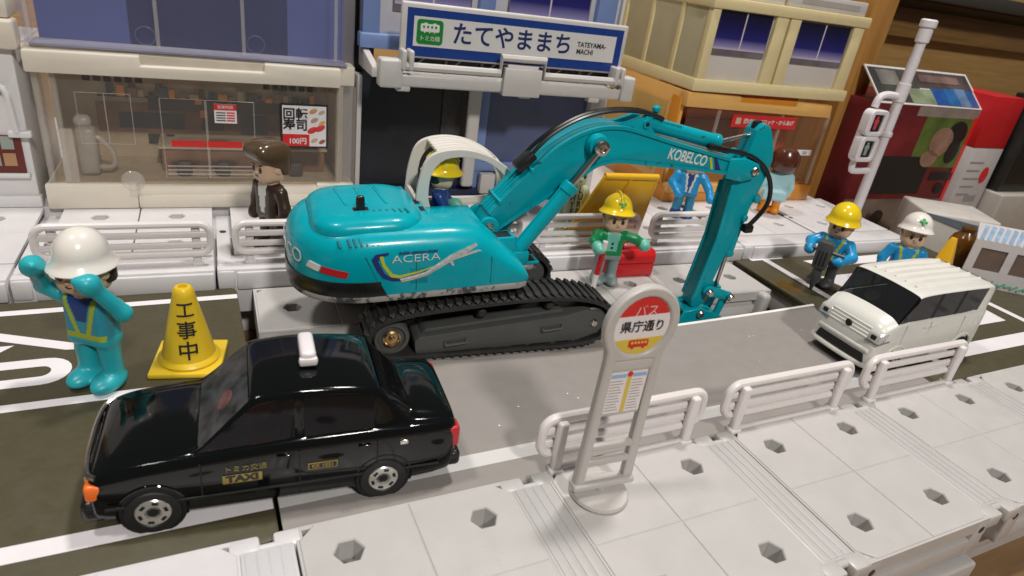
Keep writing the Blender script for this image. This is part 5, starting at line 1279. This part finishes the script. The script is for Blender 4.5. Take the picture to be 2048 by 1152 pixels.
for k, (x, z, c, w) in enumerate(((3.98, 4.28, (.55, .30, .10), .16), (4.28, 4.24, (.50, .38, .28), .13), (4.02, 3.95, (.42, .30, .20), .15), (4.30, 3.86, (.60, .40, .12), .13), (3.95, 3.58, (.60, .03, .03), .20), (4.22, 3.66, (.62, .04, .04), .2), (4.02, 3.2, (.55, .40, .24), .14), (4.30, 3.16, (.30, .12, .06), .13))):
    b = NB(); lathe(b, [(0, 0), (w, 0), (w*.8, .015), (0, .015)], 14, Matrix.Translation((x-.4, 24.943-24.9, z-ZR)) @ Matrix.Rotation(math.pi/2, 4, 'X') @ Matrix.Rotation(.5, 4, 'Z') @ Matrix.Diagonal((1, .55, 1, 1))); finish('sushi_picture', b, mat('sushi_%d' % k, c, .5), B.root)
B.poly('beam', [(-4.58, 5.14), (4.92, 5.20), (4.92, 5.86), (2.34, 5.86), (2.34, 5.58), (-1.42, 5.54), (-1.42, 5.84), (-4.58, 5.80)], 24.72, 25.25, m_crm, .06)
B.p('beam_recess', -1.5, 2.4, 25.0, 25.4, 5.3, 5.82, mat('cream_recess', (.52, .47, .39), .4), .02)
B.p('roof_slab', -4.66, 5.5, 25.2, 29.4, 5.2, 5.9, m_crm, .05)
for nm, x0, x1, m in (('upper_panel', -4.3, -1.75, mat('periwinkle_panel', (.10, .125, .30), .45, var=.06)), ('upper_panel', -1.75, 3.25, mat('dusk_panel', (.016, .016, .030), .4, var=.3, vscale=.4)), ('upper_panel', 3.25, 5.2, MATS['periwinkle_panel'])):
    B.p(nm, x0, x1, 26.2, 26.3, 5.9, 11.0, m, 0)
B.p('upper_floor', -4.4, 5.2, 25.1, 26.25, 5.90, 5.96, mat('grey_floor', (.30, .29, .31), .5), 0)
B.poly('upper_pane', rect(-4.45, 5.0, 5.98, 11.0), 24.95, 25.02, m_clrb); B.p('upper_rim', -4.5, 5.1, 24.88, 25.06, 5.93, 6.05, m_clrb, .03); B.p('upper_side', 5.02, 5.12, 25.0, 26.3, 5.95, 11, m_clrb, .02); B.p('upper_side', -4.55, -4.45, 25.0, 26.3, 5.95, 11, m_clrb, .02)
for x in (-4.3, -.85, 1.72, 4.75): B.p('upper_mullion', x-.06, x+.06, 24.90, 25.0, 6.1, 11, m_clre, .02)
for x in (-1.2, 2.1): B.ridge('moulding_mark', [(x+.28*math.cos(t), 6.45+.28*math.sin(t)) for t in np.linspace(0, 2*math.pi, 24)[:-1]], 24.94, m_clrb, .02)
B.p('corner_post', 5.0, 5.55, 25.1, 25.7, 1.4, 5.2, m_clre, .03); B.p('end_wall', 5.14, 5.6, 26.0, 29.3, 1.4, 11, mat('end_wall_grey', (.16, .15, .16), .5), .02)

# ---- white shop cut by the edge of the picture
m_wsh = mat('white_shop_plastic', (.70, .69, .69), .36, var=.02, sss=.1)
A_ = Bld('white_shop', 'white toy shop with food pictures standing left of the sushi shop', -8, 25.1)
A_.p('wall', -12, -4.88, 25.2, 29.5, ZR, 5.75, m_wsh, .08); A_.p('base', -12, -4.82, 25.05, 25.4, ZR, 1.02, m_wsh, .06)
A_.p('beam', -12, -4.66, 24.9, 25.6, 5.72, 6.60, m_crm, .10, seg=3); A_.p('roof_ledge', -12, -4.75, 25.0, 27, 6.6, 7.3, m_crm, .12)
A_.p('upper_wall', -12, -5.2, 25.4, 29, 7.2, 11, m_wsh, .1)
b = NB(); tube(b, smoothpath([(2.62, -.05, 4.55-ZR), (2.80, -.12, 4.45-ZR), (2.86, -.12, 3.4-ZR), (2.9, -.12, 3.2-ZR)], 4), .11, 8); bx(b, 2.62, 3.28, -.2, .12, 3.02-ZR, 3.24-ZR, .08); finish('door_handle', b, m_wsh, A_.root)
pp = A_.p('food_poster', -7.5, -5.10, 25.12, 25.22, 1.82, 3.04, mat('dark_red_print', (.13, .02, .015), .4), 0)
for k in range(10):
    x = -5.3-(k % 5)*.42; z = 2.05+(k//5)*.55; A_.p('food_picture', x-.34, x, 25.10, 25.13, z, z+.42, (mat('food_a', (.42, .24, .12), .5), mat('food_b', (.30, .34, .30), .5), mat('food_c', (.55, .40, .28), .5), mat('food_d', (.45, .10, .06), .5))[k % 4], 0)
A_.p('poster_ledge', -7.6, -5.0, 25.0, 25.22, 1.66, 1.80, m_wsh, .04); A_.p('red_sign', -7, -5.55, 25.14, 25.2, 3.5, 3.9, m_sred, 0)

# ---- station
m_sbl = mat('light_blue_plastic', (.185, .27, .52), .36, var=.03, sss=.1); m_sgr = mat('station_grey_plastic', (.56, .54, .52), .36, var=.03)
m_sdk = mat('station_dark_wall', (.012, .013, .018), .35, var=.3, vscale=.4); m_sbd = mat('slate_blue_door', (.085, .11, .215), .35, var=.08)
C = Bld('station', 'light blue toy station with a grey canopy and blue station name sign', 11, 25.3)
C.p('dark_wall', 5.7, 10.1, 26.0, 26.2, ZR, 5.6, m_sdk, 0); C.p('shutter', 9.2, 10.4, 25.9, 26.05, 2.2, 5.3, mat('smoky_panel', (.055, .05, .048), .3), .02)
C.p('blue_door', 10.7, 15.8, 25.7, 25.9, ZR, 5.4, m_sbd, 0); C.p('door_frame', 10.72, 11.1, 25.55, 25.72, ZR, 5.3, m_sbl, .04); C.p('door_foot', 10.7, 15.7, 25.5, 25.72, 1.9, 2.3, m_sbl, .04)
C.p('navy_footing', 5.8, 16.4, 25.35, 25.9, ZR, 1.15, mat('navy_plastic', (.014, .018, .06), .35), .05); C.p('navy_panel', 9.2, 11.2, 25.6, 25.8, 1.1, 2.3, MATS['navy_plastic'], .03)
C.p('pillar', 10.02, 10.55, 25.0, 25.3, 1.35, 5.6, m_sgr, .12, seg=3); C.p('pillar', 15.75, 16.4, 25.3, 25.8, ZR, 5.6, m_sgr, .05); C.p('pillar_foot', 10.9, 11.6, 25.1, 25.5, 1.0, 1.9, m_sgr, .1)
C.p('side_wall', 5.62, 5.8, 25.3, 28, ZR, 5.6, m_sgr, .02); C.p('side_wall', 16.35, 16.5, 25.3, 28.5, ZR, 10, m_sgr, .02)
b = NB(); bx(b, 6.3-11, 15.9-11, 23.5-25.3, 26-25.3, 5.75-ZR, 5.95-ZR, .04); canopy = finish('canopy', b, m_sgr, C.root)
b = NB(); prism(b, [(25.9-25.3, 6.7-ZR), (23.5-25.3, 6.25-ZR), (23.5-25.3, 5.9-ZR), (25.9-25.3, 5.9-ZR)], 5.75-11, 6.0-11, 'yz', .04); finish('canopy_side', b, m_sgr, C.root)
C.p('front_beam', 6.4, 16.1, 23.30, 23.60, 5.66, 6.12, m_sgr, .10, seg=3)
for x0, x1 in ((5.95, 6.78), (15.75, 16.35)): C.p('beam_end', x0, x1, 23.15, 23.75, 5.62, 6.60, m_sgr, .10, seg=3)
C.p('centre_tab', 10.55, 12.08, 23.05, 23.35, 5.60, 6.62, m_sgr, .05); C.p('tab_card', 10.7, 11.95, 23.2, 23.33, 6.6, 6.72, m_wgloss, .01)
b = NB(); P = [(6.85, 6.40), (10.42, 6.40), (10.42, 6.95), (12.2, 6.95), (12.2, 6.40), (15.7, 6.40)]
tube(b, [(x-11, 23.22-25.3, z-ZR) for x, z in P], .14, 8); finish('canopy_rail', b, m_sgr, C.root)
for x in (6.6, 11.35, 14.4): C.p('lower_lug', x, x+.5, 23.3, 23.7, 5.50, 5.70, m_sgr, .06)
C.p('truss_backing', 6.9, 15.5, 24.0, 24.1, 6.1, 7.0, m_sdk, 0)
for k in range(6):
    x = 7.2+k*1.4; b = NB(); tube(b, [(x-11, 23.95-25.3, 6.2-ZR), (x+1.0-11, 23.95-25.3, 6.95-ZR)], .03, 6); finish('truss_bar', b, mat('truss_grey', (.20, .20, .20), .5), C.root); C.p('truss_post', x-.1, x-.02, 23.9, 24.0, 6.1, 7.0, MATS['truss_grey'], 0)
SG = C.p('sign_board', 6.72, 15.82, 23.62, 23.85, 6.62, 8.46, m_sgr, .08, seg=3)
C.p('sign_blue', 6.92, 15.62, 23.605, 23.64, 6.70, 8.28, mat('sign_blue', (.012, .045, .24), .3, var=.03), 0)
C.p('sign_white', 7.16, 15.32, 23.592, 23.61, 7.04, 8.02, mat('sign_white', (.66, .65, .64), .35, var=.02), 0)
b = NB(); prism(b, [(x-11, z-ZR) for x, z in rrect(7.27, 8.22, 7.12, 7.94, .12, 4)], 23.582-25.3, 23.60-25.3, 'xz'); finish('line_emblem', b, mat('emblem_green', (.01, .22, .03), .35), C.root)
b = NB(); prism(b, [(x-11, z-ZR) for x, z in rrect(7.40, 8.08, 7.54, 7.80, .05, 3)], 23.575-25.3, 23.59-25.3, 'xz')
for k in range(4): prism(b, [(x-11, z-ZR) for x, z in rect(7.48+k*.145, 7.55+k*.145, 7.66, 7.74)], 23.570-25.3, 23.58-25.3, 'xz', mi=1)
for x in (7.5, 7.68, 7.86): prism(b, [(x-11, z-ZR) for x, z in ((x, 7.56), (x+.1, 7.56), (x+.05, 7.49))], 23.575-25.3, 23.59-25.3, 'xz')
for x in (7.58, 7.9): bx(b, x-11-.06, x-11+.06, 23.575-25.3, 23.59-25.3, 7.80-ZR, 7.83-ZR, 0)
finish('train_emblem', b, [m_wht, MATS['emblem_green']], C.root)
C.t('emblem_lettering', 'トミカ線', .19, m_wht, 7.745, 23.575, 7.31, sx=1.0)
m_sgt = mat('sign_text_navy', (.012, .025, .12), .4, var=0)
C.t('sign_lettering', 'たてやままち', .80, m_sgt, 10.98, 23.585, 7.52, bold=.014, sx=1.0, spacing=1.03)
C.t('sign_lettering', 'TATEYAMA-\nMACHI', .25, m_ink, 13.62, 23.585, 7.48, bold=.005, align='LEFT', sx=.95, lines=1.05)
for x in (6.78, 15.55):
    for d in (0, .26): C.p('sign_hinge', x+d-.1 if x < 10 else x-d, x+d+.08 if x < 10 else x-d+.18, 23.05, 23.7, 6.25, 6.95, m_sgr, .08, seg=3)
C.p('upper_ledge', 5.62, 16.4, 25.1, 25.6, 6.62, 7.15, m_sbl, .06); C.p('gap_shade', 5.3, 6.4, 26.3, 26.5, 5.2, 12, m_sdk, 0); C.p('upper_wall', 5.8, 16.4, 25.5, 28, 7.1, 12, mat('station_white_wall', (.60, .59, .62), .4), .02)  # dark sheet added in the gap beside the sushi shop to stand for shade
C.p('upper_post', 5.72, 6.35, 25.2, 25.6, 7.1, 12, m_sbl, .06); C.p('upper_post', 10.1, 10.75, 25.2, 25.6, 7.1, 12, m_sbl, .05); C.p('upper_post', 15.2, 16.1, 25.2, 25.6, 7.1, 12, m_sbl, .06)
ng = ramp_mat('night_window', [(0, '0a0b20'), (.35, '15154a'), (.7, '23236e'), (.92, '8f88b8'), (1, 'c9b8c8')], 'Z', 1, 0, .35)
def night_window(bd, x0, x1, y, z0, z1, nm='window'):
    w = (x1-x0)
    f = bd.p(nm, x0-.06, x1+.06, y, y+.05, z0-.26, z1+.10, mat('window_shade_print', (.16, .14, .16), .4, var=.4, vscale=.7), 0)
    for k in range(2):
        a = x0+k*(w/2+.03); c = x0+w/2-.03+k*(w/2+.03)
        b = NB(); bx(b, 0, (c-a), y-.02, y+.01, 0, 1, 0)
        o = finish('pane', b, ng, None, (a-bd.xc, -bd.yf, z0-ZR)); o.scale = (1, 1, z1-z0); o.parent = f
    bd.p('window_bar', x0+w/2-.035, x0+w/2+.035, y-.03, y, z0, z1, mat('window_bar_print', (.60, .55, .60), .4), 0, f)
    return f
for x0, x1 in ((6.9, 9.8), (11.4, 14.9)): night_window(C, x0, x1, 25.44, 8.2, 10.2)

# ---- yellow house above orange shop
m_ylw = mat('pale_yellow_plastic', (.70, .60, .34), .36, var=.03, sss=.1); m_ylg = mat('olive_cream_plastic', (.44, .41, .27), .42, var=.04)
m_org = mat('orange_plastic', (.72, .42, .13), .36, var=.03, sss=.1); m_ord = mat('deep_orange_plastic', (.62, .24, .02), .4, var=.05)
D = Bld('yellow_house', 'pale yellow toy house with night windows stacked over an orange shop', 25.4, 24.9)
D.p('upper_body', 20.85, 30.0, 25.15, 33.5, 6.3, 9.75, mat('house_white_wall', (.62, .585, .55), .42, var=.02), .02)
D.p('upper_ledge', 20.55, 30.25, 24.85, 34, 5.98, 6.52, m_ylw, .07); D.p('upper_cornice', 20.62, 30.22, 24.85, 34, 9.5, 9.98, m_ylw, .07)
for x0, x1 in ((20.72, 21.18), (24.4, 25.12), (25.25, 25.9), (29.35, 30.05)): D.p('corner_post', x0, x1, 24.95, 25.3, 6.5, 9.55, m_ylw, .05)
D.p('joint', 25.12, 25.25, 24.98, 25.2, 6.5, 9.6, mat('joint_tan', (.40, .28, .10), .4), 0)
D.p('side_panel', 20.74, 20.9, 25.3, 33.4, 6.5, 9.55, m_ylg, .03)
for y0 in (26.9, 29.3, 31.7): D.p('side_rib', 20.66, 20.8, y0, y0+.3, 6.5, 9.55, m_ylw, .04)
night_window(D, 21.25, 24.25, 25.08, 7.86, 9.45); night_window(D, 25.98, 29.25, 25.08, 7.80, 9.40)
D.p('roof_rail', 24.9, 29.8, 25.0, 25.4, 9.98, 10.6, m_sgr, .05); D.p('roof_rail', 21.5, 24.8, 25.2, 25.5, 9.98, 10.5, m_sgr, .05); D.p('roof_slot', 25.6, 29.3, 24.97, 25.02, 10.18, 10.42, m_hole, 0)
D.poly('shop_beam', [(20.5, 5.26), (29.7, 5.10), (29.6, 5.74), (27.2, 5.80), (27.2, 5.55), (23.6, 5.60), (23.6, 5.86), (20.45, 5.92)], 24.9, 25.4, m_org, .05)
D.p('beam_recess', 23.5, 27.3, 25.1, 25.5, 5.4, 5.8, m_ord, .02)
D.p('shop_base', 20.5, 30.15, 24.95, 33, ZR, 1.50, m_ord, .08); D.p('base_lip', 20.5, 24.2, 24.8, 25.3, 1.1, 1.6, m_org, .15, seg=3)
D.p('shop_side', 20.5, 20.7, 25.3, 33, 1.4, 5.9, m_org, .03); D.p('side_inset', 20.44, 20.52, 26.4, 32, 1.8, 5.2, mat('tan_panel', (.50, .33, .11), .42), .02); D.p('side_edge', 20.42, 20.55, 25.3, 26.0, 1.5, 5.6, m_ord, .02)
D.p('shop_back', 20.7, 30, 27.6, 27.8, 1.4, 5.7, mat('rust_wall', (.42, .075, .015), .45, var=.2), 0); D.p('shop_floor', 20.6, 30.1, 25.2, 27.7, 1.48, 1.56, m_ord, 0)
D.poly('shop_pane', rect(20.75, 29.9, 1.55, 5.2), 25.02, 25.08, mat('warm_acrylic', (.60, .38, .26), .08, var=0, alpha=.06))
for x in (22.6, 26.6, 29.75): D.p('pane_post', x-.07, x+.07, 24.98, 25.12, 1.55, 5.2, m_clre, .02)
D.p('grey_figure_print', 21.3, 22.2, 27.3, 27.4, 2.4, 4.6, mat('dusty_blue_print', (.25, .27, .33), .5), .1); D.p('dark_print', 22.6, 26.2, 27.3, 27.5, 1.6, 4.2, mat('maroon_print', (.085, .02, .016), .5, var=.4), 0)
D.p('shop_banner', 23.42, 27.55, 24.95, 25.01, 4.42, 5.02, m_sred, 0); D.t('banner_lettering', '揚げたてコロッケ・からあげ', .25, m_wht, 25.75, 24.94, 4.72, bold=.004)
D.p('banner_mark', 23.65, 23.95, 24.93, 24.96, 4.58, 4.88, mat('banner_cream', (.55, .42, .30), .5), 0)
D.p('white_tag', 28.3, 29.3, 24.96, 25.01, 3.1, 3.4, m_wht, .02); D.t('tag_lettering', '223', .2, m_ink, 28.8, 24.95, 3.25)

# ================================================================== pedestrian signal, shelf and clutter on the right
m_pw = mat('signal_white_plastic', (.72, .69, .72), .34, var=.02, sss=.1)
PS = thing('pedestrian_signal', 'tall white toy signal pole with red and green pedestrian lights', 'traffic light', rear(30.55, 22.15, ZR), RA)
def at(x, z): return (x, 0, z-ZR)
b = NB(); cyl(b, at(0, ZR), at(0, 8.6), .24, n=18); cyl(b, at(0, 8.5), at(0, 9.4), .22, .22, n=18); finish('pole', b, m_pw, PS)
b = NB(); lathe(b, [(0, 0), (.62, 0), (.62, .1), (.3, .16), (.26, .5), (0, .5)], 24); finish('base', b, m_pw, PS)
for z0, z1, r in ((6.6, 7.5, .29), (9.3, 9.9, .30), (4.95, 5.2, .30), (9.85, 10.2, .26)):
    b = NB(); cyl(b, at(0, z0), at(0, z1), r, n=20, bev=.04); finish('collar', b, m_pw, PS)
b = NB(); lathe(b, [(.30, 0), (.36, .04), (.36, .30), (.28, .36), (0, .36)], 20, Matrix.Translation(at(0, 9.95))); finish('cap', b, m_pw, PS)
b = NB(); tube(b, smoothpath([at(-.1, 6.85), at(-.9, 6.9), at(-1.35, 6.75), at(-1.45, 6.3)], 5), .17, 10); finish('bracket', b, m_pw, PS)
b = NB(); tube(b, smoothpath([at(-.1, 2.72+.5), at(-1.1, 3.2), at(-1.45, 3.3), at(-1.5, 3.8)], 5), .15, 10); finish('bracket', b, m_pw, PS)
b = NB(); prism(b, [(x, q-ZR) for x, q in rrect(-1.88, -.82, 3.85, 6.15, .25, 4)], -.1, .16, 'xz', .05); finish('signal_back', b, m_pw, PS)
for z, ml, nm in ((5.62, mat('signal_red_man', (.60, .06, .08), .4, var=0), 'red_signal'), (4.38, mat('signal_green_man', (.28, .36, .34), .4, var=0), 'green_signal')):
    b = NB(); plate(b, [(x, q-ZR) for x, q in rrect(-1.95, -.75, z-.62, z+.62, .28, 5)], [[(x, q-ZR) for x, q in rrect(-1.68, -1.02, z-.40, z+.40, .06, 3)]], -.42, .1); hd = finish(nm, b, m_pw, PS, bevel=.05)
    b = NB(); bx(b, -1.74, -.96, -.30, .05, z-.46-ZR, z+.46-ZR, 0); finish('lamp_face', b, m_black, hd)
    b = NB(); P = [(0, -.30), (.09, -.30), (.10, 0), (.15, .02), (.13, .16), (.06, .18), (.07, .30), (0, .33), (-.07, .30), (-.06, .18), (-.13, .16), (-.15, .02), (-.10, 0), (-.09, -.30)]
    prism(b, [(x-1.35, q+z-ZR) for x, q in P], -.33, -.29, 'xz'); finish('walking_man', b, ml, hd)

SH = thing('wooden_shelf', 'brown wooden shelf unit rising behind the toy buildings', 'shelf', rear(33, 27, -2.12), RA)
b = NB(); bx(b, -.55, 1.25, 0, 17.4, 0, 24, .06); finish('upright', b, wd_shelf, SH)
b = NB(); bx(b, -60, 60, 16.9, 17.4, 0, 24, 0); finish('back_panel', b, wd_back, SH)
b = NB(); bx(b, 1.25, 60, 15.6, 16.9, 10.9, 13.2, .08); finish('rail', b, wood('rail_wood', '84643a', '9c7a48', 'X', .5), SH)
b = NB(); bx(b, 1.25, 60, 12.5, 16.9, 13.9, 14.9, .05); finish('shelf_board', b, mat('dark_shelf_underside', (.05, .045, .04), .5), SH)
b = NB(); cyl(b, (6.6, 15.6, 12.6), (6.6, 15.45, 12.6), .18, n=12); finish('screw_cap', b, m_chrome, SH)

RB = thing('game_box', 'dark red printed cardboard box with an open picture flap', 'box', rear(37.3, 25, -2.12), RA)
z_ = lambda z: z+2.12
m_bred = mat('box_dark_red', (.13, .012, .014), .4, var=.45, vscale=.35); m_bbk = mat('box_black', (.015, .014, .014), .4, var=.1); m_bgr = mat('box_green', (.10, .15, .03), .45, var=.35, vscale=.6); m_bsk = mat('box_peach', (.30, .17, .12), .45, var=.4, vscale=.6); m_bbg = mat('box_beige', (.17, .13, .10), .5, var=.35, vscale=.5)
b = NB(); bx(b, -4.2, 4.3, 0, 6, 0, z_(6.05), .03); finish('carton', b, m_bred, RB)
for nm, x0, x1, z0, z1, m, d in (('picture_panel', -.1, 4.25, 2.6, 5.5, m_bgr, .02), ('black_panel', -3.0, 1.7, .95, 3.2, m_bbk, .025), ('pale_strip', -1.0, 4.28, 5.5, 6.03, mat('box_grey_beige', (.26, .22, .19), .5, var=.15), .022), ('lower_panel', -4.18, 4.0, -2.1, .62, m_bbg, .02), ('slim_panel', 2.2, 4.2, 1.8, 2.3, m_bbk, .03), ('red_stripe', 4.0, 4.32, .1, 5.6, m_sred, .03)):
    b = NB(); bx(b, x0, x1, -d, .01, z_(z0), z_(z1), 0); finish(nm, b, m, RB)
for x, z, w, h, m in ((1.9, 4.1, .95, .85, m_bsk), (3.0, 4.6, .85, .75, m_bbk), (3.2, 3.6, .55, .75, m_bbk), (1.4, 3.1, .7, .5, m_bsk), (-1.0, -.5, .5, .45, m_bbk), (2.8, -.9, .8, .4, mat('box_ochre', (.22, .15, .02), .5)), (3.4, 1.3, .35, .35, m_bbk)):
    b = NB(); lathe(b, [(0, 0), (w, 0), (w, .02), (0, .02)], 18, Matrix.Translation((x, -.02-.012*(w % .07 > .03), z_(z))) @ Matrix.Rotation(math.pi/2, 4, 'X') @ Matrix.Diagonal((1, h/w, 1, 1))); finish('printed_shape', b, m, RB)
Mf = Matrix.Translation((0, 0, z_(6.05))) @ Matrix.Rotation(-.85, 4, 'X')
b = NB(); bx(b, -4.2, 4.4, -.03, .03, 0, 2.5, 0, M=Mf); fl = finish('flap', b, mat('white_card', (.60, .57, .56), .5, var=.03), RB)
for k, (x0, x1, h0, h1, c) in enumerate(((-4.1, -.5, .12, 2.35, (.05, .05, .045)), (-.6, 4.2, 1.2, 2.35, (.07, .055, .05)), (-1.6, .5, .12, 1.1, (.20, .24, .15)), (.4, 1.5, .1, 1.2, (.015, .07, .26)), (1.5, 2.5, .1, 1.25, (.02, .11, .30)), (2.5, 3.4, .1, 1.3, (.10, .17, .30)), (3.4, 4.1, .1, 1.2, (.02, .09, .28)), (-3.6, -2.0, 1.2, 2.2, (.14, .13, .12)), (-.2, 3.2, 1.6, 2.1, (.16, .10, .09)))):
    b = NB(); bx(b, x0, x1, -.05-.004*k, -.02, h0, h1, 0, M=Mf); finish('flap_picture', b, mat('flap_%d' % k, c, .4, var=.4, vscale=.9), fl)
R2 = thing('red_carton', 'bright red and white carton right of the dark red box', 'box', rear(43.0, 24.5, -2.12), RA)
b = NB(); bx(b, -1.4, 1.5, 0, 6, 0, z_(3.95), .03); finish('white_half', b, mat('carton_white', (.48, .46, .46), .45, var=.06), R2)
b = NB(); bx(b, -1.4, 1.5, 0, 6, z_(3.97), z_(6.95), .03); finish('red_half', b, mat('carton_red', (.50, .012, .016), .4, var=.05), R2)
b = NB(); lathe(b, [(0, 0), (.35, 0), (.35, .02), (0, .02)], 16, Matrix.Translation((.7, -.01, z_(2.3))) @ Matrix.Rotation(math.pi/2, 4, 'X') @ Matrix.Diagonal((1, 1.5, 1, 1))); finish('printed_shape', b, m_sred, R2)
b = NB()
for k in range(5): bx(b, -1.1, .1+.1*(k % 3), -.02, .01, z_(1.0+k*.5), z_(1.12+k*.5), 0)
bx(b, -.2, .9, -.02, .01, z_(.6), z_(1.0), 0); o = finish('printed_lines', b, mat('print_mid_grey', (.30, .28, .28), .5), R2); o['kind'] = 'stuff'
BM = thing('black_monitor', 'black flat screen standing on a grey block at the shelf', 'screen', rear(50, 24, -2.12), RA)
b = NB(); bx(b, -5.1, 6, 0, 1.5, z_(1.4), z_(7.2), .1); finish('casing', b, mat('black_casing', (.02, .02, .02), .4, var=.2), BM)
b = NB(); bx(b, -4.7, 6, -.03, .05, z_(1.9), z_(6.9), .02); finish('screen', b, mat('screen_black', (.012, .012, .013), .12), BM)
b = NB(); bx(b, -5.3, 6, -.6, 2, 0, z_(1.38), .12, 3); finish('stand_block', b, mat('stand_grey', (.40, .37, .33), .45, var=.05), BM)
# folded paper model with crayon, white box, amber bottle
PM = thing('paper_model', 'folded white paper model with blue crayon top and brown windows', 'paper craft', (31.9, 14.2, 0), math.radians(-38))
m_pap = mat('drawing_paper', (.58, .55, .55), .6, var=.05, bump=.1, bscale=5)
b = NB(); plate(b, rect(-1.6, 2.6, 0, 2.1), [rect(-1.25, -.15, .75, 1.75)[::-1], rect(.2, 1.2, .75, 1.75)[::-1], rect(1.55, 2.4, .75, 1.75)[::-1]], -.03, .03); finish('paper_wall', b, m_pap, PM)
for x0, x1 in ((-1.3, -.1), (.15, 1.25), (1.5, 2.45)):
    b = NB(); bx(b, x0, x1, .04, .08, .7, 1.8, 0); finish('brown_window', b, mat('brown_paper', (.14, .10, .075), .6, var=.15), PM)
b = NB(); bx(b, -1.6, 2.6, -.03, .03, 0, .75, 0, M=Matrix.Translation((0, 0, 2.08)) @ Matrix.Rotation(-.55, 4, 'X')); tp = finish('paper_top', b, m_pap, PM)
for k in range(14):
    b = NB(); x = -1.5+k*.29; bx(b, x, x+.17, -.045, -.02, .05, .70, 0, M=Matrix.Translation((0, 0, 2.08)) @ Matrix.Rotation(-.55, 4, 'X') @ Matrix.Translation((x, 0, 0)) @ Matrix.Rotation(.25, 4, 'Y') @ Matrix.Translation((-x, 0, 0))); finish('crayon_stroke', b, mat('crayon_blue', (.26, .40, .58), .6, var=.2, vscale=4), tp)
b = NB()
for k in range(16):
    x = -1.5+k*.26; tube(b, [(x, -.04, .12+.05*math.sin(k*2)), (x+.25, -.04, .28+.06*math.cos(k*3))], .05, 5)
finish('green_crayon', b, mat('crayon_green', (.08, .32, .22), .6, var=.2), PM)
WB = thing('white_box', 'low white box with a slate blue slanted side behind small cone', 'box', (35.2, 18.6, -2.12), math.radians(-30))
b = NB(); bx(b, -1.8, 2.0, -.2, 2.6, 0, 3.75, .12, 3); finish('box_body', b, mat('off_white_box', (.55, .52, .48), .45, var=.03), WB)
b = NB(); prism(b, [(-1.8, 3.55), (1.9, 2.7), (1.9, 3.35), (-1.8, 3.72)], -.26, -.19, 'xz'); finish('slate_stripe', b, mat('slate_blue', (.13, .17, .20), .5, var=.1), WB)
AB = thing('amber_bottle', 'squat glossy amber brown bottle beside the paper model', 'bottle', (32.35, 16.5, .004), 0); AB.scale = (.62, .62, .5)
b = NB(); lathe(b, [(.0, 0), (.85, 0), (.95, .15), (.95, 2.6), (.8, 3.1), (.45, 3.5), (.42, 3.7), (0, 3.7)], 28); finish('glass', b, mat('amber_glass', (.14, .055, .008), .15, var=.5, vscale=.8), AB)
b = NB(); lathe(b, [(.46, 3.62), (.5, 3.7), (.5, 3.95), (.4, 4.0), (0, 4.0)], 24); finish('cap', b, mat('amber_cap', (.10, .04, .01), .3), AB)
